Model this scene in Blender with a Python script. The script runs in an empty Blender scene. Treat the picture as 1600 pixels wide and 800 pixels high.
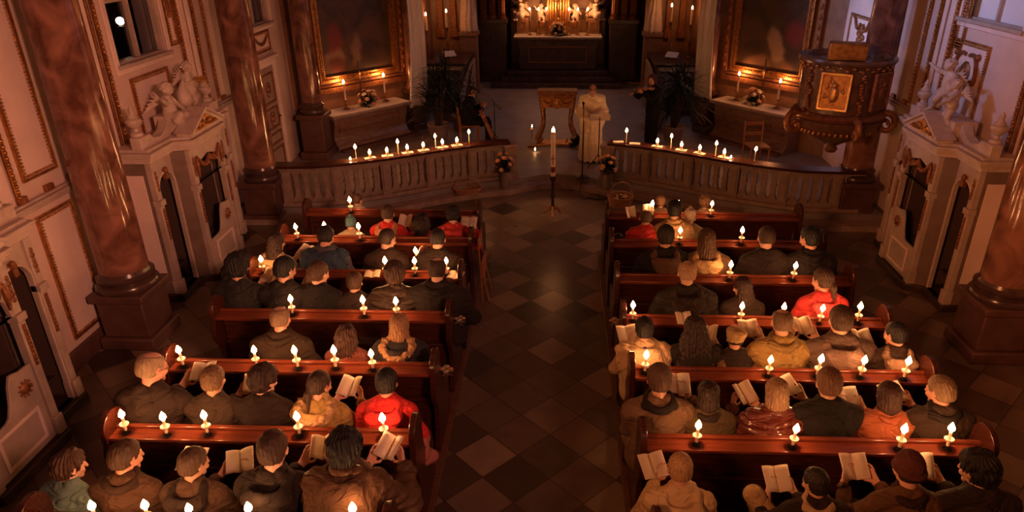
import bpy, bmesh, math, random
import numpy as np
from mathutils import Matrix, Vector, Euler
S = bpy.context.scene
C = S.collection
R = math.radians
PI = math.pi

# ------------------------------------------------------------------ camera, light, exposure
CAM_H = 4.7
cam = bpy.data.objects.new('camera', bpy.data.cameras.new('camera'))
C.objects.link(cam)
cam.location = (0, 0, CAM_H)
cam.rotation_euler = (R(90 - 25.4), 0, R(1.7))
cam.data.sensor_width = 36
cam.data.lens = 1094 / 1600 * 36
cam.data.shift_x = -42 / 1600
cam.data.clip_start = 0.05
S.camera = cam
S.view_settings.view_transform = 'Standard'
S.view_settings.look = 'None'
S.view_settings.gamma = 1
S.view_settings.use_curve_mapping = False
S.view_settings.exposure = 0.0
W = bpy.data.worlds.new('evening'); S.world = W; W.use_nodes = True
W.node_tree.nodes['Background'].inputs[0].default_value = (0.10, 0.12, 0.25, 1)
W.node_tree.nodes['Background'].inputs[1].default_value = 0.05
CANDLE_W = 3.5            # power of one pew candle's flame
FLAME_COL = (1.0, 0.33, 0.10)

def area_light(name, loc, target, sx, sy, power, col, spread=180):
    d = bpy.data.lights.new(name, 'AREA'); d.shape = 'RECTANGLE'; d.size = sx; d.size_y = sy
    d.energy = power; d.color = col; d.spread = R(spread)
    o = bpy.data.objects.new(name, d); C.objects.link(o); o.location = loc
    o.rotation_euler = (Vector(target) - Vector(loc)).to_track_quat('-Z', 'Y').to_euler()
    o['kind'] = 'helper'
    return o
# assumed last daylight: unseen area lights stand in for high windows
BLUE = (0.42, 0.52, 1.0)
area_light('assumed_nave_daylight', (-5.3, 9.2, 7.3), (5.6, 10.2, 4.1), 1.2, 1.6, 15, BLUE, 26)
area_light('assumed_transept_daylight', (-5.0, 13.0, 7.4), (5.6, 13.6, 3.0), 1.2, 1.6, 17, BLUE, 20)
area_light('assumed_chancel_daylight', (3.1, 19.5, 7.2), (-0.8, 17.6, 0.2), 1.4, 2.4, 15, (0.62, 0.60, 0.85), 90)
# added fill lamps, unseen behind the camera, that brighten the two side walls
area_light('wall_fill_left', (3.6, -1.2, 5.9), (-5.6, 8.6, 1.9), 1.2, 0.8, 74, (1.0, 0.37, 0.23), 58)
area_light('wall_fill_right', (-3.6, -1.2, 5.9), (5.6, 7.6, 0.9), 1.2, 0.8, 40, (1.0, 0.32, 0.11), 48)
# wide fill light added out of view, low behind the camera, to brighten walls
area_light('rear_fill', (0.0, -0.4, 2.6), (0, 9, 2.2), 6.0, 0.5, 1.5, (1.0, 0.37, 0.15), 170)

# ------------------------------------------------------------------ helpers
def at(px, py, z=0.0):
    """point of the horizontal plane z that the photograph shows at pixel px, py"""
    p, yw = R(25.4), R(1.7)
    u, v = (px - 842) / 1094, -(py - 400) / 1094
    d = (u, math.cos(p) + v * math.sin(p), -math.sin(p) + v * math.cos(p))
    c, s = math.cos(yw), math.sin(yw)
    d = Vector((c * d[0] - s * d[1], s * d[0] + c * d[1], d[2]))
    t = (z - CAM_H) / d.z
    return Vector((d.x * t, d.y * t, z))
def aty(px, py, y):
    """point of the vertical plane y (straight across the nave) at pixel px, py"""
    a = at(px, py, 0.0); b = Vector((0, 0, CAM_H))
    return b + (a - b) * (y / a.y)

class MB:
    """collects shapes into one mesh"""
    def __init__(s): s.v = []; s.f = []
    def add(s, vs, fs):
        n = len(s.v); s.v += [tuple(p) for p in vs]; s.f += [tuple(i + n for i in f) for f in fs]; return s
    def box(s, x0, y0, z0, x1, y1, z1, M=None):
        vs = [Vector((x, y, z)) for z in (z0, z1) for y in (y0, y1) for x in (x0, x1)]
        if M is not None: vs = [M @ p for p in vs]
        return s.add(vs, [(0, 2, 3, 1), (4, 5, 7, 6), (0, 1, 5, 4), (2, 6, 7, 3), (0, 4, 6, 2), (1, 3, 7, 5)])
    def lathe(s, prof, n=16, M=None, ang=2 * PI, sq=None):
        full = abs(ang - 2 * PI) < 1e-6
        m = n if full else n + 1
        vs = []
        for r, z in prof:
            for i in range(m):
                a = ang * i / n
                p = Vector((r * math.cos(a), r * math.sin(a), z)); vs.append(M @ p if M is not None else p)
        fs = []
        for j in range(len(prof) - 1):
            for i in range(n):
                k = (i + 1) % m
                fs.append((j * m + i, j * m + k, (j + 1) * m + k, (j + 1) * m + i))
        if full:
            if prof[0][0] > 1e-5: fs.append(tuple(range(m - 1, -1, -1)))
            if prof[-1][0] > 1e-5: fs.append(tuple((len(prof) - 1) * m + i for i in range(m)))
        return s.add(vs, fs)
    def tube(s, pts, rad, n=8, closed=False):
        pts = [Vector(p) for p in pts]; N = len(pts)
        rs = rad if isinstance(rad, (list, tuple)) else [rad] * N
        vs = []; up = None
        for i, p in enumerate(pts):
            a = pts[(i - 1) % N] if closed or i > 0 else p
            b = pts[(i + 1) % N] if closed or i < N - 1 else p
            t = (b - a).normalized()
            if up is None:
                up = Vector((0, 0, 1)) if abs(t.z) < .9 else Vector((1, 0, 0))
            u = (up - t * up.dot(t)).normalized(); w = t.cross(u); up = u
            for k in range(n):
                q = 2 * PI * k / n
                vs.append(p + (u * math.cos(q) + w * math.sin(q)) * rs[i])
        fs = []
        for i in range(N if closed else N - 1):
            j = (i + 1) % N
            for k in range(n):
                l = (k + 1) % n
                fs.append((i * n + k, i * n + l, j * n + l, j * n + k))
        if not closed:
            fs.append(tuple(range(n - 1, -1, -1))); fs.append(tuple((N - 1) * n + k for k in range(n)))
        return s.add(vs, fs)
    def prism(s, poly, w0, w1, M=None):
        """polygon (u,v) extruded along w from w0 to w1; M maps (u,v,w)"""
        n = len(poly)
        vs = [Vector((u, v, w)) for w in (w0, w1) for u, v in poly]
        if M is not None: vs = [M @ p for p in vs]
        fs = [tuple(range(n - 1, -1, -1)), tuple(range(n, 2 * n))]
        fs += [(i, (i + 1) % n, n + (i + 1) % n, n + i) for i in range(n)]
        return s.add(vs, fs)
    def ring(s, outer, inner, w0, w1, M=None):
        """closed band between two polygons with equally many points"""
        n = len(outer)
        vs = [Vector((u, v, w)) for w in (w0, w1) for P in (outer, inner) for u, v in P]
        if M is not None: vs = [M @ p for p in vs]
        fs = []
        for i in range(n):
            j = (i + 1) % n
            fs += [(n + i, n + j, j, i), (2 * n + i, 2 * n + j, 3 * n + j, 3 * n + i), (i, j, 2 * n + j, 2 * n + i), (3 * n + i, 3 * n + j, n + j, n + i)]
        return s.add(vs, fs)
    def frame(s, u0, v0, u1, v1, b, w0, w1, M=None):
        return s.ring([(u0, v0), (u1, v0), (u1, v1), (u0, v1)], [(u0 + b, v0 + b), (u1 - b, v0 + b), (u1 - b, v1 - b), (u0 + b, v1 - b)], w0, w1, M)
    def ball(s, c, r, n=10, m=6, M=None):
        if not isinstance(r, (list, tuple)): r = (r, r, r)
        vs = []; c = Vector(c)
        for j in range(m + 1):
            b = -PI / 2 + PI * j / m
            for i in range(n):
                a = 2 * PI * i / n
                p = c + Vector((r[0] * math.cos(b) * math.cos(a), r[1] * math.cos(b) * math.sin(a), r[2] * math.sin(b)))
                vs.append(M @ p if M is not None else p)
        fs = [(j * n + i, j * n + (i + 1) % n, (j + 1) * n + (i + 1) % n, (j + 1) * n + i) for j in range(m) for i in range(n)]
        return s.add(vs, fs)
    def grid(s, fn, nu, nv):
        vs = [Vector(fn(i / nu, j / nv)) for j in range(nv + 1) for i in range(nu + 1)]
        return s.add(vs, [(j * (nu + 1) + i, j * (nu + 1) + i + 1, (j + 1) * (nu + 1) + i + 1, (j + 1) * (nu + 1) + i) for j in range(nv) for i in range(nu)])
    def mesh(s, name, smooth=35):
        me = bpy.data.meshes.new(name); me.from_pydata(s.v, [], s.f)
        me.validate()
        bm = bmesh.new(); bm.from_mesh(me); bmesh.ops.recalc_face_normals(bm, faces=bm.faces); bm.to_mesh(me); bm.free()
        if smooth:
            me.polygons.foreach_set('use_smooth', [True] * len(me.polygons)); me.set_sharp_from_angle(angle=R(smooth))
        return me
    def build(s, name, mat, parent=None, smooth=35, bevel=0, solid=0, M=None, sub=0):
        o = put(name, s.mesh(name, smooth), mat, parent)
        if M is not None: o.matrix_local = M
        if solid:
            m = o.modifiers.new('solid', 'SOLIDIFY'); m.thickness = solid; m.offset = 0
        if bevel:
            m = o.modifiers.new('bevel', 'BEVEL'); m.width = bevel; m.segments = 2; m.limit_method = 'ANGLE'; m.angle_limit = R(40)
        if sub:
            m = o.modifiers.new('sub', 'SUBSURF'); m.levels = sub; m.render_levels = sub
        return o

def put(name, me, mat, parent=None):
    o = bpy.data.objects.new(name, me); C.objects.link(o)
    if mat is not None:
        if len(me.materials) == 0: me.materials.append(mat)
        elif me.materials[0] is not mat:
            o.material_slots[0].link = 'OBJECT'; o.material_slots[0].material = mat
    if parent is not None: o.parent = parent
    return o
def tag(o, label, cat, group=None):
    o['label'] = label; o['category'] = cat
    if group: o['group'] = group
    return o
def thing(name, label, cat, loc=(0, 0, 0), rz=0.0, group=None, scale=1.0):
    o = bpy.data.objects.new(name, None); C.objects.link(o); o.empty_display_size = .1
    o.location = loc; o.rotation_euler = (0, 0, rz); o.scale = (scale,) * 3
    return tag(o, label, cat, group)
def kids(o): return KIDS.get(o.name, None) or list(o.children)
KIDS = {}
def copy_tree(o, parent=None):
    c = o.copy(); C.objects.link(c)
    if parent is not None: c.parent = parent
    for ch in o.children: copy_tree(ch, c)
    return c
def struct(o, label=None):
    o['kind'] = 'structure'
    if label: o['label'] = label
    return o
def Mx(ox, oy, oz, ux, uy=None, uz=None):
    """matrix with columns ux, uy, uz and origin"""
    return Matrix(((ux[0], uy[0], uz[0], ox), (ux[1], uy[1], uz[1], oy), (ux[2], uy[2], uz[2], oz), (0, 0, 0, 1)))
def T(x, y, z): return Matrix.Translation((x, y, z))
def RZ(a): return Matrix.Rotation(a, 4, 'Z')
def RX(a): return Matrix.Rotation(a, 4, 'X')
def RY(a): return Matrix.Rotation(a, 4, 'Y')

# ------------------------------------------------------------------ materials
def mat(name, col, rough=.6, metal=0.0, col2=None, scale=6.0, detail=6.0, bump=0.0, bscale=40.0, spec=.5, dist=0.0, stretch=None, lo=.35, hi=.65, sheen=0, coat=0):
    m = bpy.data.materials.new(name); m.use_nodes = True
    nt = m.node_tree; b = nt.nodes['Principled BSDF']
    b.inputs['Base Color'].default_value = (*col, 1); b.inputs['Roughness'].default_value = rough; b.inputs['Metallic'].default_value = metal
    b.inputs['Specular IOR Level'].default_value = spec
    if sheen: b.inputs['Sheen Weight'].default_value = sheen
    if coat: b.inputs['Coat Weight'].default_value = coat; b.inputs['Coat Roughness'].default_value = .12
    tc = nt.nodes.new('ShaderNodeTexCoord'); src = tc.outputs['Object']
    if stretch:
        mp = nt.nodes.new('ShaderNodeMapping'); mp.inputs['Scale'].default_value = stretch; nt.links.new(src, mp.inputs[0]); src = mp.outputs[0]
    if col2:
        n = nt.nodes.new('ShaderNodeTexNoise'); n.inputs['Scale'].default_value = scale; n.inputs['Detail'].default_value = detail; n.inputs['Distortion'].default_value = dist
        nt.links.new(src, n.inputs['Vector'])
        r = nt.nodes.new('ShaderNodeValToRGB'); r.color_ramp.elements[0].position = lo; r.color_ramp.elements[1].position = hi
        r.color_ramp.elements[0].color = (*col, 1); r.color_ramp.elements[1].color = (*col2, 1)
        nt.links.new(n.outputs['Fac'], r.inputs[0]); nt.links.new(r.outputs[0], b.inputs['Base Color'])
    if bump:
        n2 = nt.nodes.new('ShaderNodeTexNoise'); n2.inputs['Scale'].default_value = bscale; n2.inputs['Detail'].default_value = 4
        nt.links.new(src, n2.inputs['Vector'])
        bp = nt.nodes.new('ShaderNodeBump'); bp.inputs['Strength'].default_value = bump; bp.inputs['Distance'].default_value = .02
        nt.links.new(n2.outputs['Fac'], bp.inputs['Height']); nt.links.new(bp.outputs[0], b.inputs['Normal'])
    return m
def flame_mat(name, strength, col):
    m = bpy.data.materials.new(name); m.use_nodes = True; nt = m.node_tree; nt.nodes.remove(nt.nodes['Principled BSDF'])
    e = nt.nodes.new('ShaderNodeEmission'); e.inputs[0].default_value = (*col, 1); e.inputs[1].default_value = strength
    t = nt.nodes.new('ShaderNodeBsdfTransparent'); a = nt.nodes.new('ShaderNodeAddShader')
    nt.links.new(e.outputs[0], a.inputs[0]); nt.links.new(t.outputs[0], a.inputs[1]); nt.links.new(a.outputs[0], nt.nodes['Material Output'].inputs[0])
    m.cycles.emission_sampling = 'NONE'
    return m
M = {}
M['plaster'] = mat('plaster', (.66, .50, .44), .75, col2=(.60, .45, .38), scale=3, bump=.06)
M['plaster_panel'] = mat('pale_plaster_panel', (.76, .59, .53), .7, col2=(.70, .54, .48), scale=4, bump=.05)
M['gold'] = mat('gilding', (.55, .27, .08), .38, .85, col2=(.32, .13, .04), scale=14, bump=.25, bscale=60)
M['old_gold'] = mat('worn_gilded_carving', (.34, .14, .05), .5, .5, col2=(.2, .07, .025), scale=18, bump=.4, bscale=50)
M['bright_gold'] = mat('polished_gilding', (.85, .50, .18), .3, .9, col2=(.6, .3, .1), scale=10, bump=.2)
M['marble_red'] = mat('red_brown_marble', (.10, .036, .022), .13, 0, col2=(.31, .14, .095), scale=3.2, detail=11, dist=.7, spec=.6, lo=.36, hi=.66)
M['marble_dark'] = mat('dark_marble', (.045, .027, .024), .22, 0, col2=(.095, .05, .037), scale=3, detail=9, dist=1.5)
M['marble_altar'] = mat('veined_altar_marble', (.15, .08, .055), .35, 0, col2=(.23, .135, .095), scale=3, detail=9, dist=2, stretch=(1, 1, 4))
M['stone_plinth'] = mat('reddish_plinth_stone', (.085, .038, .03), .5, 0, col2=(.12, .055, .042), scale=5)
M['stone_rail'] = mat('weathered_rail_stone', (.34, .25, .20), .55, 0, col2=(.24, .16, .12), scale=7, bump=.15)
M['white_stone'] = mat('white_stone', (.58, .46, .385), .55, 0, col2=(.47, .36, .29), scale=9, bump=.1)
M['white_paint'] = mat('cream_painted_wood', (.47, .365, .31), .5, 0, col2=(.39, .295, .245), scale=6)
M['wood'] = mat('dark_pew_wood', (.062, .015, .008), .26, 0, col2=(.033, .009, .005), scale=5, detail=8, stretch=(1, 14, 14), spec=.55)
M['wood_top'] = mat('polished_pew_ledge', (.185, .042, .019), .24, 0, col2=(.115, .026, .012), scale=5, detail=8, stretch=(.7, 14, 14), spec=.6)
M['wood_black'] = mat('blackened_wood', (.028, .014, .010), .5, 0, col2=(.045, .02, .013), scale=5)
M['wood_floor'] = mat('worn_platform_boards', (.15, .06, .03), .5, 0, col2=(.09, .036, .018), scale=4, stretch=(1, 10, 1))
M['wood_chair'] = mat('chair_wood', (.34, .13, .05), .4, 0, col2=(.24, .085, .03), scale=5, stretch=(10, 10, 1))
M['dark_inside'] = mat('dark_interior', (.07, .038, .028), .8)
M['curtain'] = mat('grey_violet_curtain', (.16, .105, .105), .85, col2=(.10, .065, .07), scale=5)
M['wax'] = mat('ivory_wax', (.82, .66, .46), .45)
M['paper_stock'] = mat('white_paper', (.84, .76, .66), .7)
M['cup'] = mat('white_drip_cup', (.85, .76, .66), .4)
M['iron'] = mat('black_iron', (.02, .016, .014), .4, .6)
M['brass'] = mat('brass', (.42, .22, .08), .3, 1.0)
M['flame'] = flame_mat('candle_flame', 26, (1.0, .62, .26))
M['black_cloth'] = mat('black_cloth', (.014, .012, .013), .9)
M['skin'] = mat('skin', (.60, .34, .24), .55)
M['leaf'] = mat('dark_leaf', (.010, .020, .010), .45)
M['pot'] = mat('pale_pot', (.20, .14, .12), .6)
M['wicker'] = mat('wicker', (.42, .21, .10), .65, col2=(.26, .11, .05), scale=30)
M['linen'] = mat('white_altar_linen', (.72, .66, .62), .85)

def tile_mat():
    m = bpy.data.materials.new('diamond_stone_tiles'); m.use_nodes = True; nt = m.node_tree; b = nt.nodes['Principled BSDF']; L = nt.links
    tc = nt.nodes.new('ShaderNodeTexCoord'); mp = nt.nodes.new('ShaderNodeMapping')
    mp.inputs['Rotation'].default_value = (0, 0, R(45)); mp.inputs['Scale'].default_value = (1 / .44,) * 3; mp.inputs['Location'].default_value = (.18, .0, 0)
    L.new(tc.outputs['Object'], mp.inputs[0])
    fl = nt.nodes.new('ShaderNodeVectorMath'); fl.operation = 'FLOOR'; L.new(mp.outputs[0], fl.inputs[0])
    fr = nt.nodes.new('ShaderNodeVectorMath'); fr.operation = 'FRACTION'; L.new(mp.outputs[0], fr.inputs[0])
    ck = nt.nodes.new('ShaderNodeTexChecker'); ck.inputs['Scale'].default_value = 1; ck.inputs[1].default_value = (.20, .14, .10, 1); ck.inputs[2].default_value = (.13, .085, .06, 1)
    ad = nt.nodes.new('ShaderNodeVectorMath'); ad.operation = 'ADD'; ad.inputs[1].default_value = (.5, .5, .5); L.new(fl.outputs[0], ad.inputs[0]); L.new(ad.outputs[0], ck.inputs[0])
    wn = nt.nodes.new('ShaderNodeTexWhiteNoise'); L.new(fl.outputs[0], wn.inputs[0])
    mr = nt.nodes.new('ShaderNodeMapRange'); mr.inputs[3].default_value = .42; mr.inputs[4].default_value = 1.35; L.new(wn.outputs[0], mr.inputs[0])
    mu = nt.nodes.new('ShaderNodeVectorMath'); mu.operation = 'SCALE'; L.new(ck.outputs[0], mu.inputs[0]); L.new(mr.outputs[0], mu.inputs[3])
    ns = nt.nodes.new('ShaderNodeTexNoise'); ns.inputs['Scale'].default_value = 5; ns.inputs['Detail'].default_value = 8; L.new(tc.outputs['Object'], ns.inputs[0])
    mr2 = nt.nodes.new('ShaderNodeMapRange'); mr2.inputs[3].default_value = .7; mr2.inputs[4].default_value = 1.25; L.new(ns.outputs[0], mr2.inputs[0])
    mu2 = nt.nodes.new('ShaderNodeVectorMath'); mu2.operation = 'SCALE'; L.new(mu.outputs[0], mu2.inputs[0]); L.new(mr2.outputs[0], mu2.inputs[3])
    # joints
    sb = nt.nodes.new('ShaderNodeVectorMath'); sb.operation = 'SUBTRACT'; sb.inputs[1].default_value = (.5, .5, .5); L.new(fr.outputs[0], sb.inputs[0])
    ab = nt.nodes.new('ShaderNodeVectorMath'); ab.operation = 'ABSOLUTE'; L.new(sb.outputs[0], ab.inputs[0])
    sx = nt.nodes.new('ShaderNodeSeparateXYZ'); L.new(ab.outputs[0], sx.inputs[0])
    mx = nt.nodes.new('ShaderNodeMath'); mx.operation = 'MAXIMUM'; L.new(sx.outputs[0], mx.inputs[0]); L.new(sx.outputs[1], mx.inputs[1])
    gt = nt.nodes.new('ShaderNodeMath'); gt.operation = 'GREATER_THAN'; gt.inputs[1].default_value = .487; L.new(mx.outputs[0], gt.inputs[0])
    mix = nt.nodes.new('ShaderNodeMix'); mix.data_type = 'RGBA'; mix.inputs[7].default_value = (.05, .03, .02, 1)
    L.new(gt.outputs[0], mix.inputs[0]); L.new(mu2.outputs[0], mix.inputs[6]); L.new(mix.outputs[2], b.inputs['Base Color'])
    mr3 = nt.nodes.new('ShaderNodeMapRange'); mr3.inputs[3].default_value = .22; mr3.inputs[4].default_value = .42; L.new(ns.outputs[0], mr3.inputs[0]); L.new(mr3.outputs[0], b.inputs['Roughness'])
    return m
M['tiles'] = tile_mat()
M['flags'] = mat('grey_sanctuary_flags', (.20, .17, .16), .5, 0, col2=(.27, .235, .22), scale=2.5)

def text_mat():
    """white paper with faint rows of print"""
    m = mat('printed_paper', (.92, .84, .74), .7); nt = m.node_tree; b = nt.nodes['Principled BSDF']; L = nt.links
    tc = nt.nodes.new('ShaderNodeTexCoord'); sp = nt.nodes.new('ShaderNodeSeparateXYZ'); L.new(tc.outputs['UV'], sp.inputs[0])
    w = nt.nodes.new('ShaderNodeMath'); w.operation = 'MULTIPLY'; w.inputs[1].default_value = 17; L.new(sp.outputs[1], w.inputs[0])
    f = nt.nodes.new('ShaderNodeMath'); f.operation = 'FRACT'; L.new(w.outputs[0], f.inputs[0])
    g = nt.nodes.new('ShaderNodeMath'); g.operation = 'LESS_THAN'; g.inputs[1].default_value = .4; L.new(f.outputs[0], g.inputs[0])
    n = nt.nodes.new('ShaderNodeTexNoise'); n.inputs['Scale'].default_value = 22; L.new(tc.outputs['UV'], n.inputs[0])
    h = nt.nodes.new('ShaderNodeMath'); h.operation = 'GREATER_THAN'; h.inputs[1].default_value = .36; L.new(n.outputs[0], h.inputs[0])
    k = nt.nodes.new('ShaderNodeMath'); k.operation = 'MULTIPLY'; L.new(g.outputs[0], k.inputs[0]); L.new(h.outputs[0], k.inputs[1])
    mx = None
    for i, (o_, a_) in enumerate(((0, .12), (0, .88), (1, .1), (1, .9))):
        c = nt.nodes.new('ShaderNodeMath'); c.operation = 'GREATER_THAN' if i % 2 == 0 else 'LESS_THAN'; c.inputs[1].default_value = a_; L.new(sp.outputs[o_], c.inputs[0])
        q = nt.nodes.new('ShaderNodeMath'); q.operation = 'MULTIPLY'; L.new(k.outputs[0] if mx is None else mx.outputs[0], q.inputs[0]); L.new(c.outputs[0], q.inputs[1]); mx = q
    q = nt.nodes.new('ShaderNodeMath'); q.operation = 'MULTIPLY'; q.inputs[1].default_value = .24; L.new(mx.outputs[0], q.inputs[0])
    mix = nt.nodes.new('ShaderNodeMix'); mix.data_type = 'RGBA'; mix.inputs[6].default_value = (.92, .84, .74, 1); mix.inputs[7].default_value = (.2, .15, .12, 1)
    L.new(q.outputs[0], mix.inputs[0]); L.new(mix.outputs[2], b.inputs['Base Color'])
    return m
M['print'] = text_mat()
def translucent(m, f, col):
    nt = m.node_tree; t = nt.nodes.new('ShaderNodeBsdfTranslucent'); t.inputs[0].default_value = (*col, 1)
    x = nt.nodes.new('ShaderNodeMixShader'); x.inputs[0].default_value = f; out = nt.nodes['Material Output']
    src = out.inputs[0].links[0].from_socket
    nt.links.new(src, x.inputs[1]); nt.links.new(t.outputs[0], x.inputs[2]); nt.links.new(x.outputs[0], out.inputs[0]); return m
translucent(M['print'], .5, (.95, .86, .72)); M['paper'] = M['paper_stock']
# ------------------------------------------------------------------ the shell
def side(sx, x0=5.6):
    """(u, v, w) = (along the nave, up, out of the wall into the nave)"""
    return Matrix(((0, 0, -sx, sx * x0), (1, 0, 0, 0), (0, 1, 0, 0), (0, 0, 0, 1)))
def rail_curve(s):
    """plan of the communion rail, s = 0 at the wall .. 1 at the gate (left side, x < 0)"""
    P = [(-5.15, 11.44), (-4.6, 11.46), (-4.1, 11.52), (-3.54, 11.74), (-3.05, 11.98), (-2.58, 12.26), (-2.1, 12.56), (-1.65, 12.78), (-1.3, 12.93), (-.95, 13.03)]
    t = s * (len(P) - 1); i = min(int(t), len(P) - 2); f = t - i
    p = [Vector((*P[max(0, min(len(P) - 1, i + k))], 0)) for k in (-1, 0, 1, 2)]
    return .5 * (2 * p[1] + (p[2] - p[0]) * f + (2 * p[0] - 5 * p[1] + 4 * p[2] - p[3]) * f * f + (3 * p[1] - p[0] - 3 * p[2] + p[3]) * f ** 3)
RC = [rail_curve(i / 200) for i in range(201)]
RL = [0]
for i in range(200): RL.append(RL[-1] + (RC[i + 1] - RC[i]).length)
def rail_at(d, sx=-1):
    """point and heading at the distance d along the rail from the wall"""
    i = max(0, min(199, int(np.searchsorted(RL, d)) - 1))
    f = (d - RL[i]) / (RL[i + 1] - RL[i])
    p = RC[i].lerp(RC[i + 1], f); t = (RC[i + 1] - RC[i]).normalized()
    return Vector((p.x * -sx, p.y, 0)), Vector((t.x * -sx, t.y, 0))
LEN = RL[-1]

mb = MB().box(-8, -2, -.2, 8, 24, 0)
struct(mb.build('floor', M['tiles']))
def front(off):
    L = [rail_at(LEN * i / 24)[0] for i in range(25)]
    L = [Vector((p.x, p.y - off, 0)) for p in L]
    mid = [Vector((x, 13.03 + .42 * math.cos(x / .95 * PI / 2) - off, 0)) for x in (-.6, -.3, 0, .3, .6)]
    return [(p.x, p.y) for p in L] + [(p.x, p.y) for p in mid] + [(-p.x, p.y) for p in reversed(L)]
for nm, off, z0, z1, m in (('floor_step', .45, -.05, .10, 'stone_rail'), ('floor_sanctuary', .16, -.05, .20, 'flags')):
    P = [(-6.4, front(off)[0][1])] + front(off) + [(6.4, front(off)[0][1]), (6.4, 23.6), (-6.4, 23.6)]
    struct(MB().prism(P, z0, z1).build(nm, M[m], smooth=0))
struct(MB().box(-3.78, 1.2, 0, -1.06, 10.0, .06).build('floor_boards_left', M['wood_floor'], bevel=.006))
struct(MB().box(.62, 1.2, 0, 3.52, 10.0, .06).build('floor_boards_right', M['wood_floor'], bevel=.006))
struct(MB().box(-8, -2, 9, 8, 24, 9.2).build('ceiling', M['plaster']))
struct(MB().box(-8, -2.2, 0, 8, -2, 9).build('wall_back', M['plaster']))

def wall_boxes(y0, y1, holes, sx):
    """a side wall of boxes with window openings (ya, yb, za, zb)"""
    mb = MB(); xa, xb = sorted((sx * 5.6, sx * 5.95)); y = y0
    for ya, yb, za, zb in holes:
        mb.box(xa, y, 0, xb, ya, 9); mb.box(xa, ya, 0, xb, yb, za); mb.box(xa, ya, zb, xb, yb, 9); y = yb
    mb.box(xa, y, 0, xb, y1, 9)
    return mb
WIN = [(8.89, 10.10, 3.04, 4.6), (12.75, 13.95, 2.98, 4.6)]
struct(wall_boxes(-2, 14.7, WIN, -1).build('wall_left', M['plaster'], smooth=0))
struct(wall_boxes(-2, 14.7, [(8.98, 10.42, 3.50, 4.9)], 1).build('wall_right', M['plaster'], smooth=0))
# rooms behind the window openings
struct(MB().box(-7.9, -2, 0, -7.8, 24, 9).build('wall_outer_left', M['dark_inside']))
struct(MB().box(7.8, -2, 0, 7.9, 24, 9).build('wall_outer_right', M['dark_inside']))

def glass_mat():
    m = bpy.data.materials.new('dark_window_glass'); m.use_nodes = True; nt = m.node_tree; nt.nodes.remove(nt.nodes['Principled BSDF'])
    g = nt.nodes.new('ShaderNodeBsdfGlossy'); g.inputs['Roughness'].default_value = .05; g.inputs[0].default_value = (.9, .9, .9, 1)
    t = nt.nodes.new('ShaderNodeBsdfTransparent'); t.inputs[0].default_value = (.7, .72, .75, 1)
    x = nt.nodes.new('ShaderNodeMixShader'); x.inputs[0].default_value = .10
    nt.links.new(t.outputs[0], x.inputs[1]); nt.links.new(g.outputs[0], x.inputs[2]); nt.links.new(x.outputs[0], nt.nodes['Material Output'].inputs[0])
    return m
M['glass'] = glass_mat()
M['blind'] = mat('white_window_blind', (.72, .72, .74), .8)
def window(n, sx, ya, yb, za, zb, blind=False):
    MM = side(sx)
    r = MB().frame(ya, za, yb, zb, .05, -.16, -.02, MM).build('window_%d' % n, M['white_paint'], bevel=.006); struct(r)
    cy = (ya + yb) / 2
    MB().box(cy - .022, za + .05, -.14, cy + .022, zb - .05, -.05, MM).box(ya + .05, 3.80 if not blind else 4.3, -.13, yb - .05, 3.84 if not blind else 4.34, -.06, MM).build('window_mullion', M['white_paint'], r)
    MB().box(ya + .05, za + .05, -.11, yb - .05, zb - .05, -.10, MM).build('window_pane', M['blind' if blind else 'glass'], r)
    MB().frame(ya - .09, za - .09, yb + .09, zb + .09, .09, 0, .03, MM).build('window_surround', M['plaster_panel'], r, bevel=.01)
    MB().box(ya - .06, za - .02, -.02, yb + .06, za + .03, .07, MM).build('window_sill', M['white_paint'], r, bevel=.008)
window(1, -1, *WIN[0]); window(2, -1, *WIN[1]); window(3, 1, 8.98, 10.42, 3.50, 4.9, True)

# ------------------------------------------------------------------ wall mouldings
def beads(mb, pts, r, MM, closed=False):
    pts = pts + [pts[0]] if closed else pts
    for (a, b), (c, d) in zip(pts, pts[1:]):
        n = max(1, int(math.hypot(c - a, d - b) / (r * 2.3)))
        for i in range(n):
            f = i / n
            mb.ball((a + (c - a) * f, b + (d - b) * f, r * .5), r, 6, 4, MM)
def panel(nm, sx, ya, za, yb, zb, w=0.0, gold=True, x0=5.6):
    """sunk field with a gilded beaded border"""
    MM = side(sx, x0)
    p = MB().box(ya, za, w, yb, zb, w + .012, MM).build(nm, M['plaster_panel']); struct(p)
    mb = MB().frame(ya - .012, za - .012, yb + .012, zb + .012, .03, w, w + .028, MM)
    beads(mb, [(ya + .04, za + .04), (yb - .04, za + .04), (yb - .04, zb - .04), (ya + .04, zb - .04)], .016, MM @ T(0, 0, w + .012), True)
    mb.build('gilded_border', M['gold'], p, smooth=60)
    return p
NT = [0]
def trim_n():
    NT[0] += 1; return 'trim_%d' % NT[0]
def vstrip(sx, y, w, z0, z1, dep, m, x0=5.6):
    return struct(MB().box(y - w / 2, z0, 0, y + w / 2, z1, dep, side(sx, x0)).build(trim_n(), M[m], bevel=.008))
def vbeads(sx, y, z0, z1, dep, r=.026):
    mb = MB(); MM = side(sx) @ T(0, 0, dep)
    mb.box(y - r * 1.25, z0, 0, y + r * 1.25, z1, .012, MM); beads(mb, [(y, z0), (y, z1)], r, MM)
    return struct(mb.build(trim_n(), M['gold'], smooth=60))
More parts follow.
